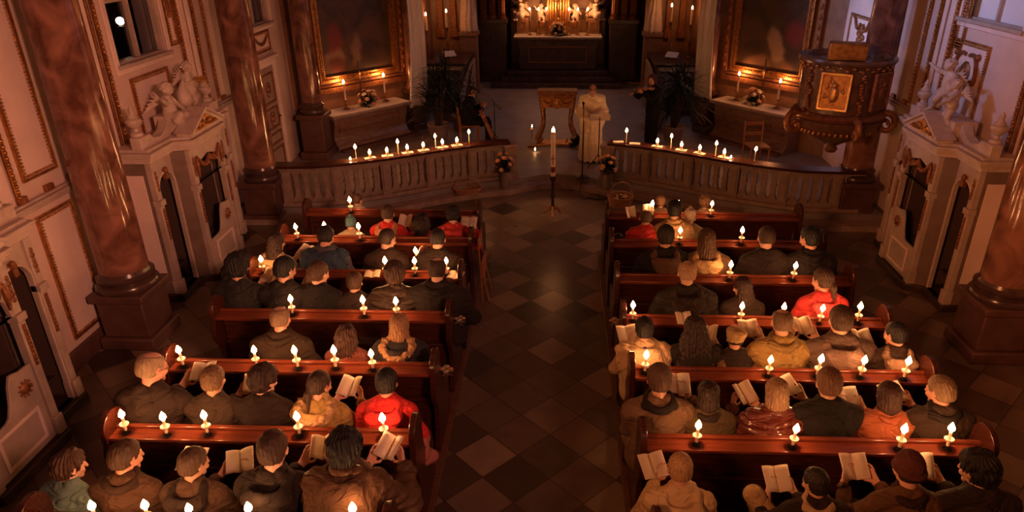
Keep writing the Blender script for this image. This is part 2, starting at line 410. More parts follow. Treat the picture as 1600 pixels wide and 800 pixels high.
for sx in (-1, 1):
    MM = side(sx)
    # dado, string course
    for ya, yb in ((-2, 3.7), (6.1, 8.3), (10.42, 12.9)):
        struct(MB().box(ya, 0, 0, yb, .24, .05, MM).build('baseboard_%s' % ('left' if sx < 0 else 'right'), M['stone_plinth'], bevel=.01))
    for ya, yb in ((2.9, 3.7), (6.1, 8.2), (10.5, 12.7)):
        mb = MB().box(ya, 1.94, 0, yb, 1.99, .05, MM).box(ya, 1.99, 0, yb, 2.03, .09, MM).box(ya, 2.03, 0, yb, 2.06, .06, MM)
        struct(mb.build(trim_n(), M['white_paint'], bevel=.008))
        mb = MB(); y = ya + .08
        while y < yb - .1:
            mb.box(y, 2.06, 0, y + .13, 2.13, .045, MM); y += .42
        struct(mb.build(trim_n(), M['old_gold'], bevel=.008))
    for k, (ya, yb) in enumerate(((6.78, 7.36), (7.62, 8.02))):
        panel('trim_panel_%s' % ('left' if sx < 0 else 'right'), sx, ya, .34, yb, 1.84)
        panel('trim_panel_%s' % ('left' if sx < 0 else 'right'), sx, ya, 2.26, yb - .06, 4.9)
    panel('trim_panel_%s' % ('left' if sx < 0 else 'right'), sx, 10.62, .34, 10.9, 1.84)
    for y in (6.28, 6.62, 8.12, 8.62, 10.5, 10.98, 11.3):
        vbeads(sx, y, 2.14, 5.4, .03)
    for y, w in ((8.22, .10), (8.40, .16), (10.62, .14), (10.80, .10), (6.45, .2)):
        vstrip(sx, y, w, 2.14, 5.4, .06 if w < .15 else .035, 'plaster_panel')
    for y in (8.31, 8.52, 10.72):
        vstrip(sx, y, .045, 2.14, 5.4, .045, 'old_gold')
    # carved panels over the confessional
    for ya, yb, za, zb in ((9.05, 9.97, 1.95, 2.86), (10.17, 10.42, 2.12, 2.76)) if sx < 0 else ((9.53, 10.45, 2.15, 3.24),):
        p = panel('trim_carved_panel', sx, ya, za, yb, zb, 0)
        mb = MB(); cy = (ya + yb) / 2; h = zb - za
        if sx > 0:
            for s in (-1, 1):
                mb.tube([MM @ Vector((cy + s * (.05 + .30 * math.sin(t * 2.4) * (1 - .3 * t)), zb - .16 - .38 * t + .08 * math.sin(7 * t), .03)) for t in [i / 14 for i in range(15)]], .028, 6)
                mb.ball((cy + s * .26, zb - .16, .03), .05, 8, 5, MM)
            mb.ball((cy, zb - .40, .02), (.13, .16, .04), 10, 6, MM)
            for k in range(5): mb.ball((cy + (k - 2) * .035, zb - .58 - .02 * (k % 2), .02), (.025, .09, .025), 6, 5, MM)
            mb.build('carved_ornament', M['old_gold'], p, smooth=60)
    panel('trim_panel_upper', sx, 10.22, 3.12, 10.44, 4.6)
    mb = MB()
    for k in range(6): mb.ball((10.33, 3.52 + k * .05, .02), (.05 - .006 * abs(k - 2), .04, .022), 8, 5, MM)
    struct(mb.build(trim_n(), M['old_gold'], smooth=60))
p = panel('trim_carved_panel', 1, 13.1, 2.1, 14.3, 3.15); MM = side(1); mb = MB()
for s in (-1, 1): mb.tube([MM @ Vector((13.7 + s * (.06 + .36 * t), 3.02 - .10 * math.sin(5 * t), .03)) for t in [i / 12 for i in range(13)]], .03, 6)
for k in range(7): mb.ball((13.7 + .09 * math.sin(k * 2.3), 2.9 - .055 * k, .025), (.12 - .008 * k, .06, .035), 8, 5, MM)
mb.tube([MM @ Vector((13.7, 2.55, .02)), MM @ Vector((13.7, 2.35, .02))], .02, 6); mb.ball((13.7, 2.27, .02), (.10, .07, .03), 8, 5, MM)
mb.build('carved_ornament', M['old_gold'], p, smooth=60)
M['plaster_door'] = mat('worn_door_paint', (.36, .25, .20), .5, 0, col2=(.30, .20, .155), scale=6)
# small panel with a swag over the left door, the door itself
MM = side(-1)
p = panel('trim_swag_panel', -1, 12.95, 2.52, 13.75, 2.88)
mb = MB()
for s in (-1, 1): mb.ball((13.35 + s * .27, 2.78, .02), .035, 8, 5, MM)
mb.tube([MM @ Vector((13.35 + .27 * t, 2.78 - .12 * (1 - t * t), .03)) for t in [i / 6 - 1 for i in range(13)]], [.016 + .018 * (1 - abs(i / 6 - 1)) for i in range(13)], 6)
mb.build('swag', M['old_gold'], p, smooth=60)
d = MB().box(12.86, .2, 0, 13.62, 2.25, .05, MM).build('door_1', M['plaster_door'], bevel=.008); struct(d)
mb = MB()
for z0, z1 in ((.3, .72), (.8, 1.02), (1.1, 1.5), (1.58, 2.14)): mb.frame(12.95, z0, 13.53, z1, .035, .05, .07, MM)
mb.build('door_panel_moulding', M['old_gold'], d, bevel=.005)
mb = MB()
for zc in (1.3, 1.86):
    mb.tube([MM @ Vector((13.24 + (.03 + .10 * t) * math.cos(t * 11), zc + (.03 + .12 * t) * math.sin(t * 11), .06)) for t in [i / 24 for i in range(25)]], .014, 6)
mb.build('door_carving', M['old_gold'], d, smooth=60)
MB().box(13.5, 1.16, .05, 13.56, 1.34, .065, MM).tube([MM @ Vector((13.53, 1.28, .06)), MM @ Vector((13.53, 1.28, .11)), MM @ Vector((13.43, 1.28, .11))], .01, 6).build('door_handle', M['iron'], d)
MB().frame(12.74, .12, 13.74, 2.37, .11, 0, .09, MM).box(12.66, 2.37, 0, 13.82, 2.44, .14, MM).build('door_frame', M['plaster_panel'], d, bevel=.012)

# ------------------------------------------------------------------ columns
def column(nm, x, y, z=0.0, r=.27, ped=.74, half=.28):
    o = bpy.data.objects.new(nm, None); C.objects.link(o); o.location = (x, y, z); struct(o)
    MB().box(-half - .05, -half - .05, 0, half + .05, half + .05, .16).box(-half, -half, .16, half, half, ped - .1).box(-half - .05, -half - .05, ped - .1, half + .05, half + .05, ped).build('column_pedestal', M['stone_plinth'], o, bevel=.02)
    k = r / .27
    MB().lathe([(.33 * k, ped), (.35 * k, ped + .03), (.35 * k, ped + .06), (.33 * k, ped + .09), (.30 * k, ped + .10), (.305 * k, ped + .13), (.32 * k, ped + .15), (.32 * k, ped + .18), (.29 * k, ped + .20), (.275 * k, ped + .24)], 32).build('column_base', M['marble_dark'], o)
    MB().lathe([(r, ped + .22), (r, ped + .8), (r * .995, ped + 2), (r * .96, ped + 3.6), (r * .9, ped + 5.2)], 32).build('column_shaft', M['marble_red'], o)
    MB().lathe([(r * .92, ped + 5.2), (r * 1.1, ped + 5.3), (r * .95, ped + 5.4), (r * 1.25, ped + 5.75), (r * 1.5, ped + 6.0)], 24).box(-r * 1.5, -r * 1.5, ped + 6, r * 1.5, r * 1.5, ped + 6.1).build('column_capital', M['gold'], o)
for sx, s in ((-1, 'left'), (1, 'right')):
    column('column_' + s, sx * 5.2, 7.38)
    column('column_' + s, sx * 5.1, 11.33 if sx < 0 else 11.62, r=.25)
    if sx < 0: column('column_' + s, sx * 5.12, 14.3, .2, r=.2, ped=.95, half=.24)
column('column_left', -5.1, 3.2); column('column_right', 5.1, 3.2)

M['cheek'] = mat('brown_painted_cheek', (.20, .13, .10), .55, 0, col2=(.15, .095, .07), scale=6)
# ------------------------------------------------------------------ confessionals
def arch(u0, u1, z0, zs, n=10):
    """opening outline: jambs from z0 up to the springing zs and a half circle"""
    c, r = (u0 + u1) / 2, (u1 - u0) / 2
    return [(u1, z0)] + [(c + r * math.cos(PI * i / n), zs + r * math.sin(PI * i / n)) for i in range(n + 1)] + [(u0, z0)]
def confessional(sx, yc, label):
    o = thing('confessional', label, 'confessional', (sx * 5.6, yc, 0))
    B = Matrix(((0, 0, -sx, 0), (1, 0, 0, 0), (0, 1, 0, 0), (0, 0, 0, 1)))   # u along, v up, w out of the wall
    P = Matrix(((0, -sx, 0, 0), (1, 0, 0, 0), (0, 0, 1, 0), (0, 0, 0, 1)))   # plan (u, w) extruded up
    def plan(e, c=.66, s=.44, h=1.06): return [(-h - e, 0), (-h - e, s + e), (-.50 - e, s + e), (-.42 - e, c + e), (.42 + e, c + e), (.50 + e, s + e), (h + e, s + e), (h + e, 0)]
    MB().prism(plan(.05), 0, .10, P).build('plinth', M['wood_black'], o, bevel=.012)
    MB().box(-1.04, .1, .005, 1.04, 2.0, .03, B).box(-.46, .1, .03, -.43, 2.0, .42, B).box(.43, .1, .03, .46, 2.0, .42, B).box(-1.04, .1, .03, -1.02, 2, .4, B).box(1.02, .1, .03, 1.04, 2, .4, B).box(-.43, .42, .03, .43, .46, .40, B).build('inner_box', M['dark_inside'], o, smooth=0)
    for s in (-1, 1):
        a, b = sorted((s * .53, s * 1.02)); c = (a + b) / 2
        op = arch(c - .195, c + .195, .1, 1.55)
        outl = [(b, .1), (b, 1.52), (b, 1.95)] + [(b + (a - b) * i / 6, 1.95) for i in range(1, 6)] + [(a, 1.95), (a, 1.52), (a, .1)]
        n = len(op); full = [(b, .1), (b, .8), (b, 1.5)]
        # equal counts: walk the outer rectangle at the heights of the arch
        outer = [(b, .1)] + [((b if i < n // 2 - 3 else a if i > n // 2 + 1 else b + (a - b) * (i - (n // 2 - 3)) / 5), 1.95 if 1 < i < n - 3 else 1.52 + .2 * i) for i in range(n - 2)] + [(a, .1)]
        outer = [(b, .1), (b, 1.52)] + [(b, 1.7), (b, 1.95), (b + (a - b) * .25, 1.95), (b + (a - b) * .4, 1.95), (c, 1.95), (a + (b - a) * .4, 1.95), (a + (b - a) * .25, 1.95), (a, 1.95), (a, 1.7)] + [(a, 1.52), (a, .1)]
        MB().ring(outer, op, .37, .415, B).build('side_bay', M['white_paint'], o, smooth=0)
        MB().ring(arch(c - .222, c + .222, .1, 1.55), op, .41, .435, B).build('arch_moulding', M['white_stone'], o, bevel=.006)
        MB().box(c - .03, 1.66, .41, c + .03, 1.80, .46, B).ball((c, 1.78, .45), (.035, .05, .03), 8, 5, B).build('keystone', M['old_gold'], o, smooth=50)
        mb = MB().box(c - .23, .1, .1, c + .23, 1.9, .11, B)
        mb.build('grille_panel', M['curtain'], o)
        MB().box(c - .15, .38, .22, c + .15, .42, .36, B).build('kneeling_shelf', M['wood_black'], o, bevel=.008)
        # posts
        for u, w in ((s * 1.03, .40), (s * .43, .60)):
            MB().box(u - .055, .1, w - .05, u + .055, .30, w + .075, B).box(u - .045, .30, w - .04, u + .045, 1.38, w + .05, B).box(u - .06, 1.38, w - .04, u + .06, 1.46, w + .075, B).box(u - .045, 1.46, w - .04, u + .045, 1.95, w + .05, B).build('post', M['white_paint'], o, bevel=.008)
            mb = MB().box(u - .018, .9, w + .05, u + .018, 1.34, w + .06, B)
            for k in range(9): mb.ball((u + .008 * math.sin(k * 2.2), .93 + k * .046, w + .06), (.017, .024, .012), 6, 4, B)
            mb.build('post_carving', M['old_gold'], o, smooth=60)
            mb = MB()
            for k in range(5): mb.ball((u, 1.60 + k * .055, w + .055), (.022 + .01 * (k % 2), .03, .014), 6, 4, B)
            mb.build('post_carving', M['old_gold'], o, smooth=60)
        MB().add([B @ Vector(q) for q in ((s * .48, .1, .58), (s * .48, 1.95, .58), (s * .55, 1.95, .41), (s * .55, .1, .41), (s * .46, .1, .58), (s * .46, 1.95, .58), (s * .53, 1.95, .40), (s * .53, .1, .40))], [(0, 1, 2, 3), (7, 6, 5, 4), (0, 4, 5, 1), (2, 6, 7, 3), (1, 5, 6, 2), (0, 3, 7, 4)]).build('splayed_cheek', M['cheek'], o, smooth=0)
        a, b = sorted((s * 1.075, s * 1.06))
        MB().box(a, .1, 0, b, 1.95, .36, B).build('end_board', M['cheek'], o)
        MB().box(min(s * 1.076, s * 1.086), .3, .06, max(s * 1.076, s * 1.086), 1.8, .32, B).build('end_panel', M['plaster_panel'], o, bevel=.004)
        # urn finial, parapet
        MB().lathe([(.075, 0), (.075, .05), (.035, .07), (.03, .10), (.085, .15), (.10, .19), (.085, .22), (.06, .23), (.07, .245), (.04, .28), (.03, .31), (.038, .335), (.0, .40)], 16, B @ T(s * .96, 2.28, .30) @ RX(-PI / 2)).build('urn_finial', M['white_stone'], o)
        pr = [(s * 1.08, 2.13), (s * 1.08, 2.29), (s * .84, 2.29), (s * .78, 2.23), (s * .62, 2.19), (s * .45, 2.24), (s * .36, 2.34), (s * .30, 2.36), (s * .30, 2.13)]
        MB().prism(pr, .26, .40, B).build('parapet', M['white_stone'], o, bevel=.012)
    # central bay: half door with scrolled top, open arch above with a garland
    n = 14
    top = [(-.36 + .72 * i / n, .86 + .18 * math.cos(min(1, abs(-1 + 2 * i / n) * 1.0) * PI) * -1 * (1 if abs(-1 + 2 * i / n) > .5 else 1)) for i in range(n + 1)]
    top = [(u, .60 + .36 / (1 + math.exp(-(u - .02) * 34)) + .05 * math.exp(-((u - .1) / .07) ** 2)) for u, _ in top]
    door = MB().prism([(.36, .11)] + list(reversed(top)) + [(-.36, .11)], .61, .645, B).build('half_door', M['white_paint'], o, bevel=.008)
    MB().frame(-.27, .18, .27, .54, .035, .645, .66, B).build('door_moulding', M['plaster_panel'], door, bevel=.005)
    md = MB(); md.lathe([(.0, .02), (.05, .018), (.06, .0)], 14, B @ T(.21, .78, .645)); beads(md, [(.21 + .075 * math.cos(i * .6), .78 + .075 * math.sin(i * .6)) for i in range(11)], .014, B @ T(0, 0, .645), True)
    md.build('medallion', M['old_gold'], door, smooth=60)
    MB().ring([(.40, 1.46), (.40, 1.95), (.2, 1.95), (0, 1.95), (-.2, 1.95), (-.40, 1.95), (-.40, 1.46)], [(.36, 1.46), (.33, 1.62), (.2, 1.74), (0, 1.79), (-.2, 1.74), (-.33, 1.62), (-.36, 1.46)], .60, .64, B).build('lintel', M['white_paint'], o, smooth=0)
    mb = MB()
    for s in (-1, 1):
        mb.tube([B @ Vector((s * (.17 + .17 * t), 1.80 - .13 * math.sin((t + 1) / 2 * PI) + .03 * t, .66)) for t in [i / 6 - 1 for i in range(13)]], [.018 + .02 * math.sin(PI * i / 12) for i in range(13)], 6)
        mb.tube([B @ Vector((s * .35, 1.80, .66)), B @ Vector((s * .36, 1.66, .665)), B @ Vector((s * .35, 1.54, .66))], [.02, .03, .012], 6)
    for k in range(12): mb.ball((.34 * math.cos(k * 2.4) * (k / 12), 1.75 - .09 * math.sin(PI * k / 12), .675), .026, 6, 4, B)
    mb.build('garland', M['old_gold'], o, smooth=60)
    MB().box(-.42, .5, .16, .42, 1.95, .17, B).build('back_curtain', M['curtain'], o)
    # cornice in steps, pediment
    mb = MB()
    for e, z0, z1 in ((.01, 1.95, 2.0), (.035, 2.0, 2.035), (.06, 2.035, 2.075), (.08, 2.075, 2.10), (.03, 2.10, 2.14)): mb.prism(plan(e), z0, z1, P)
    mb.build('cornice', M['white_stone'], o, smooth=0, bevel=.006)
    MB().prism([(-.46, 2.13), (.46, 2.13), (.46, 2.17), (0, 2.40), (-.46, 2.17)], .52, .72, B).build('pediment', M['white_stone'], o, smooth=0)
    mb = MB().prism([(-.36, 2.17), (.36, 2.17), (0, 2.345)], .72, .728, B); rnd = random.Random(5)
    for k in range(16):
        u = rnd.uniform(-.25, .25); mb.ball((u, 2.19 + rnd.random() * (.12 - abs(u) * .4), .735), (.03, .02, .018), 6, 4, B)
    mb.build('pediment_relief', M['gold'], o, smooth=60)
    mb = MB()
    mb.prism([(-.46, 2.17), (0, 2.40), (0, 2.44), (-.50, 2.19)], .50, .76, B).prism([(.46, 2.17), (.50, 2.19), (0, 2.44), (0, 2.40)], .50, .76, B)
    mb.build('pediment_moulding', M['white_stone'], o, smooth=0, bevel=.005)
    MB().box(-.34, 2.13, .18, .34, 2.38, .50, B).build('statue_plinth', M['white_stone'], o, bevel=.015)
    return o
confessional(-1, 9.40, 'cream carved confessional under the left window, topped by two putti and a draped shield')
confessional(1, 9.40, 'cream carved confessional against the right wall, topped by two putti')
confessional(-1, 5.02, 'cream confessional at the left edge, beside the nearest left marble column')
# ------------------------------------------------------------------ communion rail
def baluster_poly():
    L = [(0, .093), (.035, .091), (.07, .078), (.10, .058), (.13, .046), (.17, .041), (.27, .039), (.29, .050), (.305, .056), (.32, .050), (.34, .039), (.44, .041), (.48, .046), (.51, .058), (.54, .078), (.57, .091), (.60, .093)]
    return [(h, z) for z, h in L] + [(-h, z) for z, h in reversed(L)]
BAL = MB().prism(baluster_poly(), -.05, .05, Matrix(((1, 0, 0, 0), (0, 0, 1, 0), (0, 1, 0, 0), (0, 0, 0, 1)))).mesh('baluster', 50)
def rail(sx, label):
    o = thing('communion_rail', label, 'railing', (0, 0, .2))
    def sweep(w0, w1, z0, z1, nm, m):
        vs = []; n = 60
        for i in range(n + 1):
            p, t = rail_at(LEN * i / n, sx); q = Vector((t.y, -t.x, 0)) * (1 if sx < 0 else -1)
            q = Vector((-t.y, t.x, 0))
            for w, z in ((w0, z0), (w1, z0), (w1, z1), (w0, z1)): vs.append(p + q * w + Vector((0, 0, z)))
        fs = [(i * 4 + k, i * 4 + (k + 1) % 4, i * 4 + 4 + (k + 1) % 4, i * 4 + 4 + k) for i in range(n) for k in range(4)] + [(0, 1, 2, 3), (n * 4, n * 4 + 1, n * 4 + 2, n * 4 + 3)]
        return MB().add(vs, fs).build(nm, M[m], o, smooth=30, bevel=.01)
    sweep(-.11, .11, 0, .07, 'bottom_rail', 'stone_rail')
    sweep(-.13, .13, .68, .705, 'rail_moulding', 'stone_rail')
    sweep(-.145, .145, .705, .75, 'top_rail', 'wood')
    n = 27; k = 0
    for i in range(n):
        p, t = rail_at(LEN * (i + .5) / n, sx); a = math.atan2(t.y, t.x)
        if i % 5 == 2:
            MB().box(-.085, -.09, .06, .085, .09, .69).box(-.055, -.105, .12, .055, .105, .63).build('rail_post', M['stone_rail'], o, bevel=.01, M=T(*p) @ RZ(a))
        else:
            b = put('baluster', BAL, M['stone_rail'], o); b.location = (p.x, p.y, .075); b.rotation_euler = (0, 0, a)
    p, t = rail_at(LEN, sx); a = math.atan2(t.y, t.x)
    MB().box(-.12, -.15, 0, .12, .15, .70).box(-.14, -.17, 0, .14, .17, .09).box(-.14, -.17, .64, .14, .17, .705).build('gate_post', M['stone_rail'], o, bevel=.012, M=T(*p) @ RZ(a))
    return o
rail(-1, 'curved stone communion rail on the left, under the left side altar')
rail(1, 'curved stone communion rail on the right, running to the carved pulpit')

# ------------------------------------------------------------------ pews
LEDGE = [None, 9.20, 8.24, 7.24, 6.28, 5.32, 4.36, 3.40]      # front edge of each book ledge, counted from the rail
XS = {'L': (-3.62, -1.14), 'R': (.70, 3.40)}
def end_profile():
    p = [(.64, .06), (.64, .52), (.61, .60), (.52, .63), (.40, .62), (.32, .66), (.28, .76), (.27, .92)]
    p += [(.125 + .155 * math.cos(a), .985 + .155 * math.sin(a)) for a in [R(-10 + 20 * i) for i in range(10)]]
    p += [(-.02, .90), (-.05, .80), (-.05, .70), (.02, .60), (.06, .50), (.04, .30), (-.02, .18), (-.02, .06)]
    return p
PX_ = Matrix(((0, 0, 1, 0), (1, 0, 0, 0), (0, 1, 0, 0), (0, 0, 0, 1)))
PEW = {}
def pew(side_, k, label):
    x0, x1 = XS[side_]; w = x1 - x0
    key = side_
    if key not in PEW:
        o = thing('church_pew', label, 'pew', (x0, LEDGE[k], 0), group=None)
        MB().box(.03, .130, .10, w - .03, .157, .93).box(.03, .120, .12, w - .03, .135, .20).build('backrest', M['wood'], o, bevel=.005)
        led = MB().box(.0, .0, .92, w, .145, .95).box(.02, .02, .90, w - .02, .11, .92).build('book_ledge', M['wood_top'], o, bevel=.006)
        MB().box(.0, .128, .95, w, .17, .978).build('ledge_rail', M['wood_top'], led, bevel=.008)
        MB().box(.03, .15, .42, w - .03, .60, .45).build('seat', M['wood'], o, bevel=.008)
        MB().box(.03, .50, .06, w - .03, .52, .42).build('seat_front', M['wood'], o)
        MB().box(.03, -.03, .13, w - .03, .13, .17).box(.2, 0, .06, .24, .1, .13).box(w - .24, 0, .06, w - .2, .1, .13).build('kneeler', M['wood'], o, bevel=.006)
        MB().box(.05, .06, .60, w - .05, .13, .62).build('book_shelf', M['wood'], o, bevel=.004)
        for a in (-.03, w - .02): MB().prism(end_profile(), a, a + .05, PX_).build('end_panel', M['wood'], o, smooth=40, bevel=.006)
        PEW[key] = o
    else:
        o = copy_tree(PEW[key]); o.location = (x0, LEDGE[k], 0); o['label'] = label
    return o
ORD = ['', 'front', 'second', 'third', 'fourth', 'fifth', 'sixth', 'seventh']
for sd, nm in (('L', 'left'), ('R', 'right')):
    for k in range(1, 8):
        pew(sd, k, 'dark polished wooden pew, %s from the rail in the block %s of the aisle' % (ORD[k], nm))['group'] = 'pews %s of the aisle' % nm

# ------------------------------------------------------------------ candles
def flame_mesh(r=.017, h=.062):
    return MB().lathe([(0, 0), (r * .55, h * .06), (r * .92, h * .18), (r, h * .3), (r * .86, h * .48), (r * .52, h * .7), (r * .2, h * .9), (0, h)], 10).mesh('flame', 180)
FL = flame_mesh(.026, .082); FLB = flame_mesh(.026, .088); FLS = flame_mesh(.016, .050)
LIGHTS = {}
def flame(parent, z, me=None, watt=CANDLE_W, tilt=0.0):
    MB().tube([(0, 0, z - .004), (.001, 0, z + .012)], .0018, 5).build('wick', M['black_cloth'], parent)
    f = put('flame', me or FL, M['flame'], parent); f.location = (0, 0, z + .006)
    if watt not in LIGHTS:
        d = bpy.data.lights.new('candle_flame_light', 'POINT'); d.energy = watt; d.color = FLAME_COL; d.shadow_soft_size = .014; LIGHTS[watt] = d
    l = bpy.data.objects.new('candle_flame_light', LIGHTS[watt]); C.objects.link(l); l.parent = parent; l.location = (0, 0, z + .034); l['kind'] = 'helper'
    return f
def make_pew_candle():
    o = thing('pew_candle', 'lit candle', 'candle')
    MB().lathe([(.036, 0), (.036, .006), (.02, .012), (.016, .03), (.016, .034), (.012, .034), (.012, .02)], 16).build('candle_holder', M['iron'], o)
    MB().lathe([(.0125, .014), (.0118, .16), (.007, .163)], 12).build('taper', M['wax'], o)
    MB().lathe([(.0105, .078), (.029, .082), (.037, .096), (.036, .101), (.027, .088), (.0105, .086)], 16).build('drip_cup', M['cup'], o)
    flame(o, .163)
    return o
PROTO = {}
CH = {}
def place_candle(kind, maker, loc, label, group, rz=0.0, tilt=(0, 0), sc=1.0):
    if kind not in PROTO: PROTO[kind] = o = maker()
    else: o = copy_tree(PROTO[kind])
    o.location = loc; o.rotation_euler = (tilt[0], tilt[1], rz); o.scale = (sc,) * 3
    o['label'] = label; o['group'] = group
    return o
ORDI = ['first', 'second', 'third', 'fourth', 'fifth', 'sixth', 'seventh']
CAND = {
 ('L', 1): [(548, 323, 'in front of the lone worshipper by the rail')],
 ('L', 2): [(464, 360, 'at the empty outer end'), (506, 358, 'in front of the hooded blue jacket'), (561, 357, 'behind the child in the teal hat')],
 ('L', 3): [(408, 410, 'at the outer end'), (602, 412, 'behind the crew cut man'), (647, 413, 'between the two crew cut men'), (697, 416, 'nearest the aisle')],
 ('L', 4): [(453, 472, 'behind the man in the black jacket'), (567, 472, 'behind the small child'), (618, 473, 'behind the woman in the quilted jacket')],
 ('L', 5): [(282, 548, 'at the outer end'), (396, 550, 'behind the elderly man, farther from the aisle'), (463, 552, 'behind the elderly man, nearer the aisle'), (522, 556, 'behind the curly haired woman'), (581, 553, 'behind the fur hooded coat')],
 ('L', 6): [(186, 645, 'at the outer end'), (254, 650, 'behind the grey haired man in glasses'), (318, 654, 'behind the boy with the white collar'), (462, 652, 'behind the yellow coat'), (598, 657, 'behind the red hooded jacket')],
 ('L', 7): [(140, 786, 'behind the teal jacket'), (220, 787, 'behind the brown collared jacket'), (293, 791, 'behind the boy in the brown jacket'), (386, 793, 'behind the dark hooded jacket'), (549, 797, 'behind the brown puffer coat')],
 ('R', 1): [(1019, 317, 'beside the upright leaflet'), (1060, 316, 'in front of the beige coat'), (1112, 322, 'behind the curly head in front')],
 ('R', 2): [(1063, 358, 'against the beige coat'), (1161, 360, 'on the empty middle')],
 ('R', 3): [(1142, 414, 'behind the beige hood'), (1243, 414, 'between the two dark jackets')],
 ('R', 4): [(990, 478, 'nearest the aisle'), (1160, 482, 'behind the long haired woman'), (1225, 478, 'in front of the bald man'), (1284, 483, 'against the red hoodie'), (1345, 486, 'at the outer end')],
 ('R', 5): [(1009, 562, 'against the cream wrap'), (1203, 570, 'against the tan overcoat'), (1280, 569, 'behind the grey jacket, nearer the aisle'), (1348, 572, 'behind the grey jacket, farther from the aisle'), (1415, 574, 'at the outer end')],
 ('R', 6): [(1090, 676, 'behind the olive coat'), (1241, 679, 'behind the shiny burgundy jacket'), (1408, 683, 'behind the orange jacket'), (1487, 684, 'at the outer end')],
}
rnd = random.Random(3)
for (sd, k), L in CAND.items():
    for px, py, where in L:
        p = aty(px, py, LEDGE[k] + .062)
        place_candle('pew', make_pew_candle, (p.x, LEDGE[k] + .062 + rnd.uniform(-.015, .015), .95),
                     'lit candle on the %s %s ledge, %s' % (ORD[k], 'left' if sd == 'L' else 'right', where),
                     'candles on the pew ledges', rnd.uniform(0, 6), (rnd.uniform(-.04, .04), rnd.uniform(-.06, .06)), rnd.uniform(.94, 1.06))
# one more candle is held by a man in the second row
p = aty(649, 391, LEDGE[3] + .375 + .40)
place_candle('pew', make_pew_candle, (p.x, p.y, p.z - .20), 'lit candle held in the hands of the crew cut man nearest the aisle', 'hand held candles')
# rail candles
def make_rail_taper():
    o = thing('rail_taper', '', 'candle')
    MB().lathe([(.022, 0), (.022, .004), (.008, .008), (.008, .02)], 12).build('candle_holder', M['iron'], o)
    MB().lathe([(.0085, .006), (.008, .20), (.004, .202)], 10).build('taper', M['wax'], o); flame(o, .202); return o
def make_votive():
    o = thing('rail_votive_candle', '', 'candle')
    MB().lathe([(.024, 0), (.025, .005), (.024, .07), (.012, .068)], 14).build('wax_body', M['wax'], o); flame(o, .068); return o
def make_card():
    return MB().box(-.10, -.055, 0, .10, .055, .012).build('paper_card', M['paper'], None, bevel=.002)
def make_tealight():
    o = thing('rail_tealight', '', 'candle')
    MB().lathe([(.019, 0), (.019, .016), (.016, .014), (0, .012)], 12).build('wax_body', M['wax'], o); flame(o, .012, FLS, .5); return o
CARD = []
def rail_pos(px):
    """where the rail's top passes under the pixel column px"""
    best = None
    for sx in (-1, 1):
        for i in range(400):
            p, t = rail_at(LEN * i / 400, sx)
            v = Vector((p.x, p.y, .95 - CAM_H)); c, s = math.cos(R(1.7)), math.sin(R(1.7))
            x, y = c * v.x + s * v.y, -s * v.x + c * v.y
            d = y * math.cos(R(25.4)) - v.z * math.sin(R(25.4))
            e = abs(842 + 1094 * x / d - px)
            if best is None or e < best[0]: best = (e, p.copy(), t.copy())
    return best[1], best[2]
RAILC = {'left': ([557, 623, 681, 733], [578, 605, 637, 662, 692, 714], 548), 'right': ([978, 1048, 1117, 1179], [1027, 1064, 1093, 1131], 1142)}
FR = 'the wall end'
for nm, (tl, vo, te) in RAILC.items():
    for i, px in enumerate(tl):
        p, t = rail_pos(px)
        place_candle('taper', make_rail_taper, (p.x, p.y, .95), 'thin lit taper on the %s rail, %s of four from its %s' % (nm, ORDI[i], 'wall end' if nm == 'left' else 'gate end'), 'tapers on the communion rail')
    for i, px in enumerate(vo):
        p, t = rail_pos(px); a = math.atan2(t.y, t.x)
        c = make_card() if not CARD else CARD[0].copy()
        if CARD: C.objects.link(c)
        CARD.append(c); c.location = (p.x, p.y, .9505); c.rotation_euler = (0, 0, a + rnd.uniform(-.15, .15))
        tag(c, 'white card under the %s short candle on the %s rail, from its %s' % (ORDI[i], nm, 'wall end' if nm == 'left' else 'gate end'), 'card', 'paper cards on the communion rail')
        place_candle('votive', make_votive, (p.x, p.y, .963), '%s short lit candle on a card on the %s rail, from its %s' % (ORDI[i], nm, 'wall end' if nm == 'left' else 'gate end'), 'short candles on the communion rail')
    p, t = rail_pos(te)
    place_candle('tealight', make_tealight, (p.x, p.y, .95), 'tiny lit tealight on the %s communion rail' % nm, 'tealights')
for i, (px, w) in enumerate(((966, 'nearer the gate'), (992, 'beside the gate taper'))):
    p, t = rail_pos(px); c = CARD[0].copy(); C.objects.link(c); c.location = (p.x, p.y, .9505); c.rotation_euler = (0, 0, math.atan2(t.y, t.x) + .3)
    tag(c, 'bare white leaflet lying flat on the right rail, %s' % w, 'leaflet', 'leaflets on the right rail')
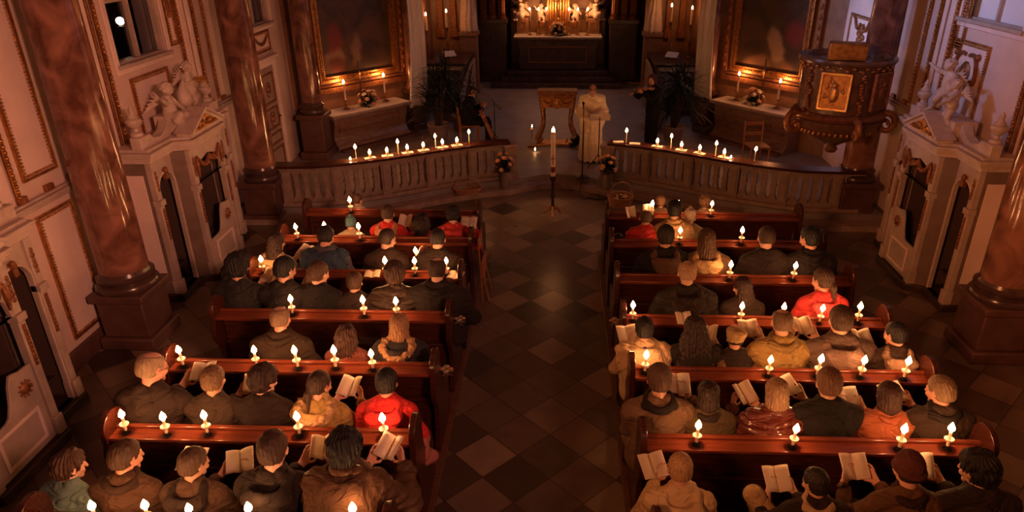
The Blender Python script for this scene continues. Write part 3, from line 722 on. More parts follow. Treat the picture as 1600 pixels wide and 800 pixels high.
# ------------------------------------------------------------------ smooth bodies: distance fields turned into meshes
F32 = np.float32
def V3(p): return np.array(p, F32)
class Sdf:
    def __init__(s): s.ops = []; s.post = None
    def op(s, kind, f, k): s.ops.append((kind, f, k)); return s
    def cap(s, a, b, ra, rb=None, k=.02, sub=False):
        rb = ra if rb is None else rb; a, b = V3(a), V3(b); ab = b - a; L = max(float(ab @ ab), 1e-9)
        def f(P):
            q = P - a; t = np.clip(q @ ab / L, 0, 1)
            return np.sqrt(((q - t[:, None] * ab) ** 2).sum(1)) - (ra + (rb - ra) * t)
        return s.op('sub' if sub else 'add', f, k)
    def ell(s, c, r, k=.02, rot=None, sub=False):
        c, r = V3(c), V3(r); Rm = None if rot is None else np.array(Euler(rot).to_matrix(), F32)
        def f(P):
            q = P - c
            if Rm is not None: q = q @ Rm
            k0 = np.sqrt(((q / r) ** 2).sum(1)); k1 = np.sqrt(((q / (r * r)) ** 2).sum(1)) + 1e-9
            return k0 * (k0 - 1) / k1
        return s.op('sub' if sub else 'add', f, k)
    def torus(s, c, Rr, r, k=.02, rot=None, sy=1.0):
        c = V3(c); Rm = None if rot is None else np.array(Euler(rot).to_matrix(), F32)
        def f(P):
            q = P - c
            if Rm is not None: q = q @ Rm
            l = np.sqrt(q[:, 0] ** 2 + (q[:, 1] / sy) ** 2) - Rr
            return np.sqrt(l * l + q[:, 2] ** 2) - r
        return s.op('add', f, k)
    def plane(s, c, n, k=.01):
        """cuts away the side that n points to"""
        c, n = V3(c), V3(n); n = n / np.linalg.norm(n)
        return s.op('cut', lambda P: (P - c) @ n, k)
    def sub_sdf(s, o, M4=None, k=.01, kind='add'):
        if M4 is None: return s.op(kind, o.ev, k)
        Rm = np.array(M4.to_3x3(), F32); c = V3(M4.translation)
        return s.op(kind, lambda P: o.ev((P - c) @ Rm), k)
    def ev(s, P):
        d = np.full(len(P), 9.0, F32)
        for kind, f, k in s.ops:
            e = f(P)
            if kind == 'add':
                h = np.maximum(k - np.abs(d - e), 0) / k if k > 0 else 0
                d = np.minimum(d, e) - h * h * k * .25
            else:
                e = -e if kind == 'sub' else e
                h = np.maximum(k - np.abs(d - e), 0) / k if k > 0 else 0
                d = np.maximum(d, e) + h * h * k * .25
        if s.post is not None: d = s.post(P, d)
        return d
    def mesh(s, name, lo, hi, h):
        lo = V3(lo); B = 8
        nb = np.ceil((V3(hi) - lo) / (h * B)).astype(int); n = nb * B
        ax = [lo[i] + h * (np.arange(nb[i]) * B + (B - 1) / 2) for i in range(3)]
        G = np.stack(np.meshgrid(*ax, indexing='ij'), -1).reshape(-1, 3).astype(F32)
        d = s.ev(G); act = np.abs(d) < B * h * 1.25
        vol = np.repeat(np.repeat(np.repeat(np.where(d < 0, -1, 1).astype(F32).reshape(nb), B, 0), B, 1), B, 2)
        bi = np.argwhere(act.reshape(nb)) * B
        o = np.stack(np.meshgrid(*[np.arange(B)] * 3, indexing='ij'), -1).reshape(-1, 3)
        for c in range(0, len(bi), 400):
            I = (bi[c:c + 400, None, :] + o[None]).reshape(-1, 3)
            vol[I[:, 0], I[:, 1], I[:, 2]] = s.ev((lo + I * h).astype(F32))
        return nets(vol, lo, h, name)
def nets(vol, lo, h, name):
    s = vol < 0
    c = sum(s[i:vol.shape[0] - 1 + i, j:vol.shape[1] - 1 + j, k:vol.shape[2] - 1 + k].astype(np.uint8) for i in (0, 1) for j in (0, 1) for k in (0, 1))
    A = np.argwhere((c > 0) & (c < 8)); acc = np.zeros((len(A), 3)); cnt = np.zeros(len(A))
    cor = [(i, j, k) for i in (0, 1) for j in (0, 1) for k in (0, 1)]
    val = {q: vol[A[:, 0] + q[0], A[:, 1] + q[1], A[:, 2] + q[2]] for q in cor}
    for a in cor:
        for ax in range(3):
            if a[ax]: continue
            b = tuple(a[i] + (i == ax) for i in range(3)); m = (val[a] < 0) != (val[b] < 0)
            t = np.where(m, val[a] / np.where(m, val[a] - val[b], 1), 0)
            p = np.tile(np.array(a, float), (len(A), 1)); p[:, ax] = t
            acc += np.where(m[:, None], p, 0); cnt += m
    V = lo + (A + acc / np.maximum(cnt, 1)[:, None]) * h
    ids = np.full(c.shape, -1, np.int32); ids[A[:, 0], A[:, 1], A[:, 2]] = np.arange(len(A))
    Q = []
    for ax in range(3):
        u, v = (ax + 1) % 3, (ax + 2) % 3
        a = np.take(s, range(0, s.shape[ax] - 1), ax); b = np.take(s, range(1, s.shape[ax]), ax)
        E = np.argwhere(a != b); E = E[(E[:, u] > 0) & (E[:, v] > 0) & (E[:, u] < c.shape[u]) & (E[:, v] < c.shape[v])]
        fl = a[E[:, 0], E[:, 1], E[:, 2]]
        def cid(du, dv):
            q = E.copy(); q[:, u] -= du; q[:, v] -= dv; return ids[q[:, 0], q[:, 1], q[:, 2]]
        q = np.stack([cid(1, 1), cid(0, 1), cid(0, 0), cid(1, 0)], 1)
        q[~fl] = q[~fl][:, ::-1]; Q.append(q)
    Q = np.concatenate(Q); Q = Q[(Q >= 0).all(1)]
    me = bpy.data.meshes.new(name)
    me.vertices.add(len(V)); me.vertices.foreach_set('co', V.astype(F32).ravel())
    me.loops.add(len(Q) * 4); me.loops.foreach_set('vertex_index', Q.ravel().astype(np.int32))
    me.polygons.add(len(Q)); me.polygons.foreach_set('loop_start', np.arange(0, len(Q) * 4, 4, dtype=np.int32))
    me.polygons.foreach_set('use_smooth', [True] * len(Q)); me.update(calc_edges=True); me.validate()
    return me
def wob(P, f, seed=0.0):
    """cheap smooth noise, about -1..1"""
    x, y, z = P[:, 0] * f + seed, P[:, 1] * f + seed * 1.7, P[:, 2] * f - seed
    return (np.sin(x * 1.3 + 1.7 * np.sin(y * .9 + .6 * z)) + np.sin(y * 1.7 + 1.5 * np.sin(z * 1.1 - x * .5)) + np.sin(z * 1.5 + 1.6 * np.sin(x * .8 + y * .7))) / 3

# ------------------------------------------------------------------ people
def head_sdf(child=False):
    s = Sdf()
    s.ell((0, -.012, .035), (.076, .096, .087)); s.ell((0, .030, -.040), (.057, .064, .078), .03)
    s.ell((0, .076, -.100), (.026, .022, .018), .025); s.ell((0, .083, .024), (.046, .013, .011), .02)
    for x in (-1, 1):
        s.ell((x * .031, .104, .004), (.017, .013, .011), .01, sub=True); s.ell((x * .031, .084, .004), (.0125, .0125, .0125), .002)
        s.ell((x * .043, .070, -.030), (.022, .02, .018), .02)
    s.cap((0, .096, .012), (0, .116, -.028), .008, .0135, .012)
    s.ell((0, .097, -.060), (.024, .009, .006), .004); s.ell((0, .096, -.072), (.021, .009, .006), .004)
    for x in (-1, 1):
        s.ell((x * .079, -.006, .0), (.010, .020, .033), .006, rot=(.15, 0, x * -.35)); s.ell((x * .089, .0, .004), (.006, .010, .017), .004, sub=True)
    return s
HEAD = head_sdf()
HAND_Z = .90
def basis(f, n):
    f = V3(f); f /= np.linalg.norm(f); n = V3(n); n = n - f * (f @ n); n /= np.linalg.norm(n)
    return f, n, np.cross(f, n)
def hand(s, w, f, n, thumb, curl=(.35, .5)):
    """w wrist, f towards the fingers, n out of the palm, thumb = +1/-1 along the cross axis"""
    f, n, a = basis(f, n); a = a * thumb; w = V3(w)
    h = Sdf()
    def rotf(t): return f * math.cos(t) + n * math.sin(t)
    for o, r in ((-.024, .013), (-.008, .0135), (.008, .0135), (.024, .014)):
        h.cap(w + a * o * .6, w + f * .085 + a * o, r, r * .85, .012)
    g = Sdf()
    for i, (o, L) in enumerate(((-.0315, .056), (-.0105, .070), (.0105, .076), (.0315, .068))):
        b = w + f * .086 + a * o; d1 = rotf(curl[0] + .05 * i); d2 = rotf(curl[0] + curl[1] + .06 * (3 - i))
        e = b + d1 * L * .55 + a * o * .12; q = e + d2 * L * .5
        fi = Sdf().cap(b, e, .0085, .0078, 0).cap(e, q, .0078, .0062, .003); g.sub_sdf(fi, None, 0)
    h.sub_sdf(g, None, .007)
    b = w + f * .028 + a * .026; e = b + (f * .6 + a * .75 + n * .35) * .042; q = e + (f * .95 + a * .1 + n * .4) * .032
    h.sub_sdf(Sdf().cap(b, e, .012, .0095, 0).cap(e, q, .0095, .0075, .004), None, .012)
    s.sub_sdf(h, None, .012)
HV = {'down': (0, 12), 'low': (0, 32), 'left': (28, 14), 'right': (-28, 14), 'farleft': (58, 6), 'farright': (-58, 6), 'up': (0, -4)}
NECK = (0, .045, 1.035)
def head_matrix(hv, neck=NECK):
    yaw, p = HV[hv]; p = R(p)
    m = RZ(R(yaw)) @ RX(-p)
    c = Vector(neck) + Vector((0, .035, .03)) + (m @ Vector((0, -.005, .118)))
    return T(*c) @ m
def seated(arms):
    j = dict(pel=(0, 0, .55), neck=NECK)
    for x, nm in ((-1, 'l'), (1, 'r')):
        j['sh' + nm] = (x * .185, .025, .965); j['hip' + nm] = (x * .095, .02, .53); j['kn' + nm] = (x * .12, .43, .51); j['an' + nm] = (x * .13, .44, .10); j['to' + nm] = (x * .145, .60, .035)
        if arms == 'lap': e, w, hf, hn = (x * .26, .05, .70), (x * .085, .28, .665), (-x * .75, .55, -.1), (-x * .3, -.1, -1)
        else:
            o = {'C': 0, 'L': -.17, 'R': .17}[arms]
            e, w, hf, hn = (x * .255 + o * .45, .12, .72), (x * .115 + o, .32, .865), (-x * .30, .75, .42), (-x * .75, -.35, .55)
        j['el' + nm], j['wr' + nm], j['hf' + nm], j['hn' + nm] = e, w, hf, hn
    return j
def body_sdf(j, Mh):
    s = Sdf()
    pel, neck = V3(j['pel']), V3(j['neck']); mid = (pel + neck) / 2; sp = neck - pel
    tilt = (-math.atan2(sp[1], sp[2]), 0, 0)
    s.ell(pel, (.155, .115, .11)); s.ell(pel + sp * .33, (.135, .10, .15), .05, rot=tilt); s.ell(pel + sp * .68, (.155, .105, .15), .05, rot=tilt)
    s.cap(j['shl'], j['shr'], .046, .046, .06)
    for n in 'lr':
        s.cap(j['sh' + n], j['el' + n], .046, .040, .03); s.cap(j['el' + n], j['wr' + n], .041, .027, .012)
        s.cap(j['hip' + n], j['kn' + n], .082, .056, .03); s.cap(j['kn' + n], j['an' + n], .054, .036, .015); s.cap(j['an' + n], j['to' + n], .036, .026, .02)
        hand(s, j['wr' + n], j['hf' + n], j['hn' + n], 1 if n == 'l' else -1, j.get('curl', (.35, .5)))
    hb = Mh @ Vector((0, -.02, -.05))
    s.cap(neck - V3((0, .01, .02)), hb, .060, .052, .03)
    s.sub_sdf(HEAD, Mh, .02)
    return s
BODY = {}
def body_mesh(arms, hv):
    if (arms, hv) not in BODY: BODY[arms, hv] = body_sdf(seated(arms), head_matrix(hv)).mesh('person', (-.44, -.2, -.02), (.44, .72, 1.36), .0055)
    return BODY[arms, hv]
COAT = {}
def coat_mesh(arms, style):
    if (arms, style) in COAT: return COAT[arms, style]
    j = seated(arms); s = Sdf()
    b = {'coat': 0, 'puffer': .016, 'slim': -.012, 'cape': .02}[style]
    s.ell((0, -.012, .545), (.205 + b, .165 + b, .15)); s.ell((0, -.008, .70), (.185 + b, .148 + b, .20), .06)
    s.ell((0, .005, .86), (.195 + b, .145 + b, .175), .06)
    for n, x in (('l', -1), ('r', 1)):
        sh, el, wr = V3(j['sh' + n]), V3(j['el' + n]), V3(j['wr' + n])
        s.cap(sh - V3((x * .012, 0, .012)), (x * .045, .03, 1.045), .074 + b * .6, .066, .06)
        s.cap(sh - V3((x * .012, 0, .012)), el, .074 + b, .062 + b, .05); s.cap(el, wr - (wr - el) * .12, .063 + b, .047 + b * .6, .03)
        s.torus(tuple(wr - (wr - el) * .13), .034 + b * .4, .016, .015, rot=Vector(wr - el).to_track_quat('Z', 'Y').to_euler())
        s.cap(j['hip' + n], V3(j['hip' + n]) * .4 + V3(j['kn' + n]) * .6, .115 + b, .10 + b, .05)
    s.ell((0, .045, .965), (.125, .105, .075), .05); s.torus((0, .034, 1.062), .076, .021 if style != 'slim' else .015, .008, rot=(.28, 0, 0), sy=1.0)
    seed = len(COAT) * 1.37 + .5
    # wrinkles: across the back, around the elbows, down the sides
    def post(P, d):
        x, y, z = P.T; w = np.clip((np.abs(x) - .12) / .12, 0, 1)
        if style == 'puffer':
            ph = z / .068 + .25 * np.sin(x * 9 + seed) + 1.2 * w * (y + .1)
            d = d - .020 * np.abs(np.sin(PI * ph)) ** .7 + .008
        a = .0075 if style != 'slim' else .0055
        n = wob(P, 17, seed); m = np.sin(34 * (z + .55 * np.abs(x)) + 3.0 * wob(P, 6, seed + 3))
        n2 = np.sin(20 * x + 11 * z * np.sign(x) + 4 * wob(P, 5, seed))
        c1 = np.abs(np.sin(15 * (z - .75 * np.abs(x)) + 2.6 * wob(P, 5, seed + 1))); c2 = np.abs(np.sin(13 * (z + .9 * np.abs(x)) + 2.8 * wob(P, 4, seed + 6)))
        cr = (1 - c1) ** 4 * np.clip(1.1 * wob(P, 4, seed + 9) + .45, 0, 1) + (1 - c2) ** 4 * np.clip(1.1 * wob(P, 5, seed + 12) + .35, 0, 1)
        return d - a * (n * .9 + .5 * m * np.clip(.9 - np.abs(z - .78) * 2, 0, 1) + .5 * n2 * w) + .017 * cr
    s.post = post
    COAT[arms, style] = s.mesh('coat', (-.50, -.26, .36), (.50, .56, 1.14), .011)
    return COAT[arms, style]
GEAR = {}
def gear(nm):
    if nm in GEAR: return GEAR[nm]
    s = Sdf(); h = .008; lo, hi = (-.26, -.30, .74), (.26, .26, 1.18)
    if nm == 'hood':
        s.torus((0, -.030, 1.035), .112, .030, .03, rot=(.42, 0, 0), sy=.9); s.ell((0, -.125, .955), (.125, .062, .085), .06, rot=(.2, 0, 0))
        for x in (-1, 1): s.cap((x * .10, -.11, .98), (0, -.185, .80), .052, .018, .05)
        s.cap((-.12, -.02, 1.02), (-.07, .085, .99), .032, .022, .04); s.cap((.12, -.02, 1.02), (.07, .085, .99), .032, .022, .04)
        s.ell((0, -.060, 1.075), (.090, .075, .070), .02, sub=True); s.ell((0, .05, 1.08), (.075, .09, .12), .02, sub=True)
        s.post = lambda P, d: d - .004 * wob(P, 26, 1) - .005 * np.sin(46 * P[:, 2] - 40 * np.abs(P[:, 0]) + 2 * wob(P, 8))
    elif nm == 'fur_trim':
        s.torus((0, -.055, 1.045), .140, .036, .02, rot=(.46, 0, 0), sy=.95); s.ell((0, .09, 1.05), (.055, .05, .1), .02, sub=True)
        s.post = lambda P, d: d - .012 * wob(P, 95, 2) - .012 * wob(P, 45, 5)
    elif nm == 'fur_loop':
        lo, hi = (-.34, -.36, .70), (.34, .26, 1.18)
        s.torus((.03, -.05, .93), .185, .046, .02, rot=(.72, .1, 0), sy=.95)
        s.post = lambda P, d: d - .013 * wob(P, 80, 2) - .008 * wob(P, 45, 5)
    elif nm == 'scarf':
        s.torus((0, .022, 1.055), .078, .036, .02, rot=(.22, 0, 0)); s.cap((.05, .11, 1.03), (.07, .15, .80), .036, .04, .03)
        s.post = lambda P, d: d - .005 * np.sin(75 * P[:, 2] + 18 * P[:, 0] + 2 * wob(P, 12)) - .003 * wob(P, 30)
    elif nm == 'collar':
        s.torus((0, .012, 1.062), .094, .030, .02, rot=(.30, 0, 0)); s.cap((-.11, -.02, 1.035), (-.07, .12, .98), .03, .02, .03); s.cap((.11, -.02, 1.035), (.07, .12, .98), .03, .02, .03); s.ell((0, .04, 1.07), (.068, .072, .10), .015, sub=True)
        s.post = lambda P, d: d - .002 * wob(P, 30)
    elif nm == 'shirt_collar':
        s.torus((0, .035, 1.075), .062, .012, .01, rot=(.25, 0, 0))
    elif nm == 'wrap':
        lo, hi = (-.36, -.32, .66), (.36, .36, 1.16)
        s.ell((0, -.02, .90), (.27, .19, .19), .04); s.cap((-.2, .04, .99), (.2, .04, .99), .075, .075, .06); s.torus((0, .0, 1.03), .125, .042, .05, rot=(.25, 0, 0))
        s.ell((0, .02, 1.10), (.095, .095, .11), .02, sub=True)
        s.post = lambda P, d: d - .007 * np.sin(42 * P[:, 2] + 22 * P[:, 0] ** 2 * 8 + 2.2 * wob(P, 7)) - .003 * wob(P, 22)
    GEAR[nm] = s.mesh(nm, lo, hi, h); return GEAR[nm]
HAIR = {}
def hair_mesh(st):
    """hair and hats, modelled around the head's own centre"""
    if st in HAIR: return HAIR[st]
    s = Sdf(); lo, hi = (-.16, -.20, -.16), (.16, .16, .20); h = .0058; amp, fr = .0035, 90
    def cap_(g, fz=.060, ny=-.075):
        s.ell((0, -.016, .040), (.080 + g, .100 + g, .092 + g)); s.ell((0, -.055, -.02), (.062 + g * .7, .052 + g, .065), .04)
        s.plane((0, .070, fz), (0, 1, -.62), .012); s.plane((0, 0, ny), (0, -.2, -1), .012)
        for x in (-1, 1): s.ell((x * .088, .008, -.012), (.024, .026, .042), .01, sub=True)
    if st == 'short': cap_(.010)
    elif st == 'crop': cap_(.005, .066, -.055); amp = .002
    elif st == 'spiky': cap_(.016); amp, fr = .009, 75
    elif st == 'thin': cap_(.004, .060, -.06); s.ell((0, .01, .13), (.062, .085, .05), .02, sub=True); amp = .0018
    elif st == 'bushy': cap_(.026, .062, -.095); amp, fr = .010, 55
    elif st == 'bob':
        lo = (-.18, -.22, -.24); s.ell((0, -.016, .038), (.094, .114, .102)); s.ell((0, -.035, -.075), (.098, .088, .095), .05)
        s.plane((0, .060, .06), (0, 1, -.35), .015); s.ell((0, .075, -.08), (.058, .09, .11), .02, sub=True); amp = .005
    elif st == 'curly':
        lo = (-.24, -.26, -.36); hi = (.24, .18, .22); s.ell((0, -.02, .035), (.112, .122, .108)); s.ell((0, -.055, -.10), (.135, .085, .15), .07); s.ell((0, -.075, -.19), (.115, .06, .11), .06)
        s.plane((0, .060, .06), (0, 1, -.35), .015); s.ell((0, .075, -.09), (.058, .10, .13), .02, sub=True); amp, fr = .015, 42
    elif st == 'long':
        lo = (-.22, -.26, -.52); s.ell((0, -.016, .038), (.090, .110, .100)); s.ell((0, -.055, -.12), (.105, .062, .15), .06); s.ell((0, -.085, -.28), (.115, .042, .19), .06)
        s.plane((0, .062, .06), (0, 1, -.35), .015); s.ell((0, .075, -.08), (.056, .09, .12), .02, sub=True); amp = .006
    elif st == 'verylong':
        lo = (-.28, -.26, -.62); hi = (.28, .18, .22); s.ell((0, -.016, .038), (.100, .114, .102)); s.ell((0, -.055, -.12), (.145, .075, .15), .06); s.ell((0, -.085, -.32), (.185, .052, .22), .06)
        s.plane((0, .062, .06), (0, 1, -.35), .015); s.ell((0, .075, -.08), (.056, .09, .12), .02, sub=True); amp = .008
    elif st == 'ponytail':
        lo = (-.16, -.24, -.32); cap_(.008, .060, -.07); s.cap((0, -.108, .0), (0, -.135, -.05), .022, .028, .02); s.cap((0, -.135, -.05), (.01, -.125, -.21), .028, .014, .02)
    elif st == 'knit_hat':
        s.ell((0, -.016, .050), (.093, .112, .108)); s.plane((0, .0, .015), (0, .12, -1), .008); s.torus((0, -.014, .025), .093, .014, .008, rot=(.12, 0, 0), sy=1.18); amp = 0
        s.post = lambda P, d: d - .0022 * np.sin(np.arctan2(P[:, 1] + .016, P[:, 0]) * 46)
    elif st == 'pompom_hat':
        s.ell((0, -.016, .050), (.090, .108, .100)); s.plane((0, .0, -.01), (0, .12, -1), .008); s.ell((0, -.03, .155), (.026, .026, .024), .004); s.ell((.0, -.03, -.02), (.088, .07, .05), .03); s.plane((0, 0, -.05), (0, 0, -1), .008); s.plane((0, .07, .03), (0, 1, -.5), .01)
        s.post = lambda P, d: d - .002 * np.sin(np.arctan2(P[:, 1] + .016, P[:, 0]) * 40) - .002 * wob(P, 70)
    elif st == 'beret':
        s.ell((.008, -.02, .082), (.112, .125, .056), rot=(.1, .12, 0)); s.torus((0, -.014, .045), .083, .012, .02, rot=(.12, 0, 0), sy=1.16); s.ell((0, -.03, .02), (.088, .095, .08), .03); s.plane((0, 0, -.01), (0, .15, -1), .01)
        s.post = lambda P, d: d - .002 * wob(P, 40)
    elif st == 'hood_up':
        lo = (-.2, -.22, -.24); s.ell((0, -.022, .035), (.112, .128, .125)); s.ell((0, -.04, -.09), (.105, .10, .12), .05); s.ell((0, .095, .0), (.070, .10, .12), .02, sub=True); s.plane((0, 0, -.2), (0, 0, -1), .01)
        s.post = lambda P, d: d - .004 * wob(P, 24, 3) - .002 * np.sin(50 * P[:, 2] + 2 * wob(P, 9))
    if s.post is None:
        def post(P, d):
            a = np.arctan2(P[:, 0], -P[:, 1] - .01 + .0 * P[:, 2])
            return d - amp * (.6 * np.sin(a * 26 + 2.2 * wob(P, 16, 1) + 12 * P[:, 2]) + .9 * wob(P, fr, 4))
        s.post = post
    HAIR[st] = s.mesh('hair', lo, hi, h); return HAIR[st]
def leg_meshes():
    j = seated('lap'); s = Sdf()
    s.ell((0, 0, .53), (.17, .13, .10))
    for n in 'lr':
        s.cap(j['hip' + n], j['kn' + n], .098, .075, .03); s.cap(j['kn' + n], V3(j['an' + n]) + V3((0, 0, .0)), .072, .060, .02)
    s.post = lambda P, d: d - .005 * wob(P, 18, 2)
    t = s.mesh('trousers', (-.3, -.2, .05), (.3, .58, .66), .012)
    s = Sdf(); s.ell((0, .06, .045), (.046, .135, .042), .02); s.cap((0, -.03, .05), (0, -.03, .11), .044, .046, .03); s.plane((0, 0, .005), (0, 0, -1), .004)
    return t, s.mesh('shoe', (-.08, -.12, -.01), (.08, .22, .18), .008)
TROUSERS, SHOE = leg_meshes()
CLOTH = {}
def cloth(col, rough=.85, bump=.25, scale=260, coat=0):
    q = .45 + .33 * min(1, max(0, (max(col) - .03) / .25)); col = tuple(round(c * q, 4) for c in col)
    k = (col, rough, coat)
    if k not in CLOTH:
        m = CLOTH[k] = mat('cloth_%d' % len(CLOTH), col, rough, 0, bump=bump, bscale=scale, spec=.3, coat=coat); nt = m.node_tree
        n = nt.nodes.new('ShaderNodeTexNoise'); n.inputs['Scale'].default_value = 7; n.inputs['Detail'].default_value = 3; n.inputs['Distortion'].default_value = 1.6
        mp = nt.nodes.new('ShaderNodeMapping'); mp.inputs['Scale'].default_value = (.8, 1, 1.6); nt.links.new(nt.nodes['Texture Coordinate'].outputs['Object'], mp.inputs[0]); nt.links.new(mp.outputs[0], n.inputs[0])
        b2 = nt.nodes.new('ShaderNodeBump'); b2.inputs['Strength'].default_value = .9; b2.inputs['Distance'].default_value = .045
        nt.links.new(n.outputs['Fac'], b2.inputs['Height']); nt.links.new(nt.nodes['Bump'].outputs[0], b2.inputs['Normal']); nt.links.new(b2.outputs[0], nt.nodes['Principled BSDF'].inputs['Normal'])
    return CLOTH[k]
HAIRC = {}
def hair_mat(col, rough=.65):
    if col not in HAIRC:
        q = .30 + .45 * min(1, max(0, (max(col) - .08) / .35))
        HAIRC[col] = mat('hair_%d' % len(HAIRC), tuple(c * q * .65 for c in col), rough, 0, col2=tuple(min(1, c * q * 1.2) for c in col), scale=30, stretch=(3, 3, .5), bump=.3, bscale=60)
    return HAIRC[col]
SKINS = [mat('skin_fair', (.62, .36, .26), .5), mat('skin_ruddy', (.58, .30, .21), .5), mat('skin_tan', (.48, .27, .18), .5)]
DARK = (.022, .018, .02); BLACK = (.011, .010, .012); BROWN = (.055, .030, .018); TROU = [(.012, .011, .016), (.02, .02, .03), (.03, .022, .018)]
NP = [0]
def person(loc, label, hair='short', hc=BROWN, coat=DARK, style='coat', arms='lap', hv='down', extra=(), sc=1.0, rz=0.0, wide=1.0, rough=.85, gloss=0, group='seated worshippers'):
    NP[0] += 1; i = NP[0]
    o = put('person', body_mesh(arms, hv), SKINS[i % 3]); o.location = loc; o.rotation_euler = (0, 0, rz); o.scale = (sc,) * 3
    tag(o, label, 'person', group)
    c = put('coat' if style != 'slim' else 'jacket', coat_mesh(arms, style), cloth(coat, rough, coat=gloss), o); c.scale = (wide, 1, 1)
    if hair:
        isH = hair in ('knit_hat', 'pompom_hat', 'beret', 'hood_up')
        if hair in ('knit_hat', 'beret'):
            q = put('hair', hair_mesh('crop'), hair_mat(BROWN), o); q.matrix_local = head_matrix(hv)
        h = put(hair if isH else 'hair', hair_mesh(hair), cloth(hc, .9) if isH else hair_mat(hc), o); h.matrix_local = head_matrix(hv)
    put('trousers', TROUSERS, cloth(TROU[i % 3]), o)
    for x in (-1, 1):
        q = put('shoe', SHOE, M['black_cloth'], o); q.location = (x * .133, .45, .0)
    for nm, col in extra: put(nm, gear(nm), cloth(col, .9), o)
    return o
# printed song leaflets: a folded sheet, slightly curled
def leaflet_mesh(open_=.5, w=.105, hh=.20, curl=.012):
    me = MB()
    nu, nv = 12, 6
    for s in (-1, 1):
        me.grid(lambda u, v: (s * w * u * math.cos(open_ * .55), (v - .5) * hh, w * u * math.sin(open_ * .55) + curl * math.sin(PI * u) + .006 * (v - .5) * u * s), nu, nv)
    m = me.mesh('leaflet', 30)
    uv = m.uv_layers.new(name='UVMap'); 
    for l in m.loops:
        p = m.vertices[l.vertex_index].co; uv.data[l.index].uv = (abs(p.x) / w, p.y / hh + .5)
    return m
LEAF = [leaflet_mesh(.5), leaflet_mesh(.95, curl=.02), leaflet_mesh(.18, w=.115)]
def leaflet(loc, label, kind=0, tilt=55, rz=0.0, roll=0.0, sc=1.0, group='song leaflets'):
    o = put('song_leaflet', LEAF[kind], M['print']); o.matrix_world = T(*loc) @ RZ(rz) @ RX(R(tilt)) @ RZ(roll) @ Matrix.Scale(sc, 4)
    m = o.modifiers.new('paper', 'SOLIDIFY'); m.thickness = .0012
    return tag(o, label, 'leaflet', group)
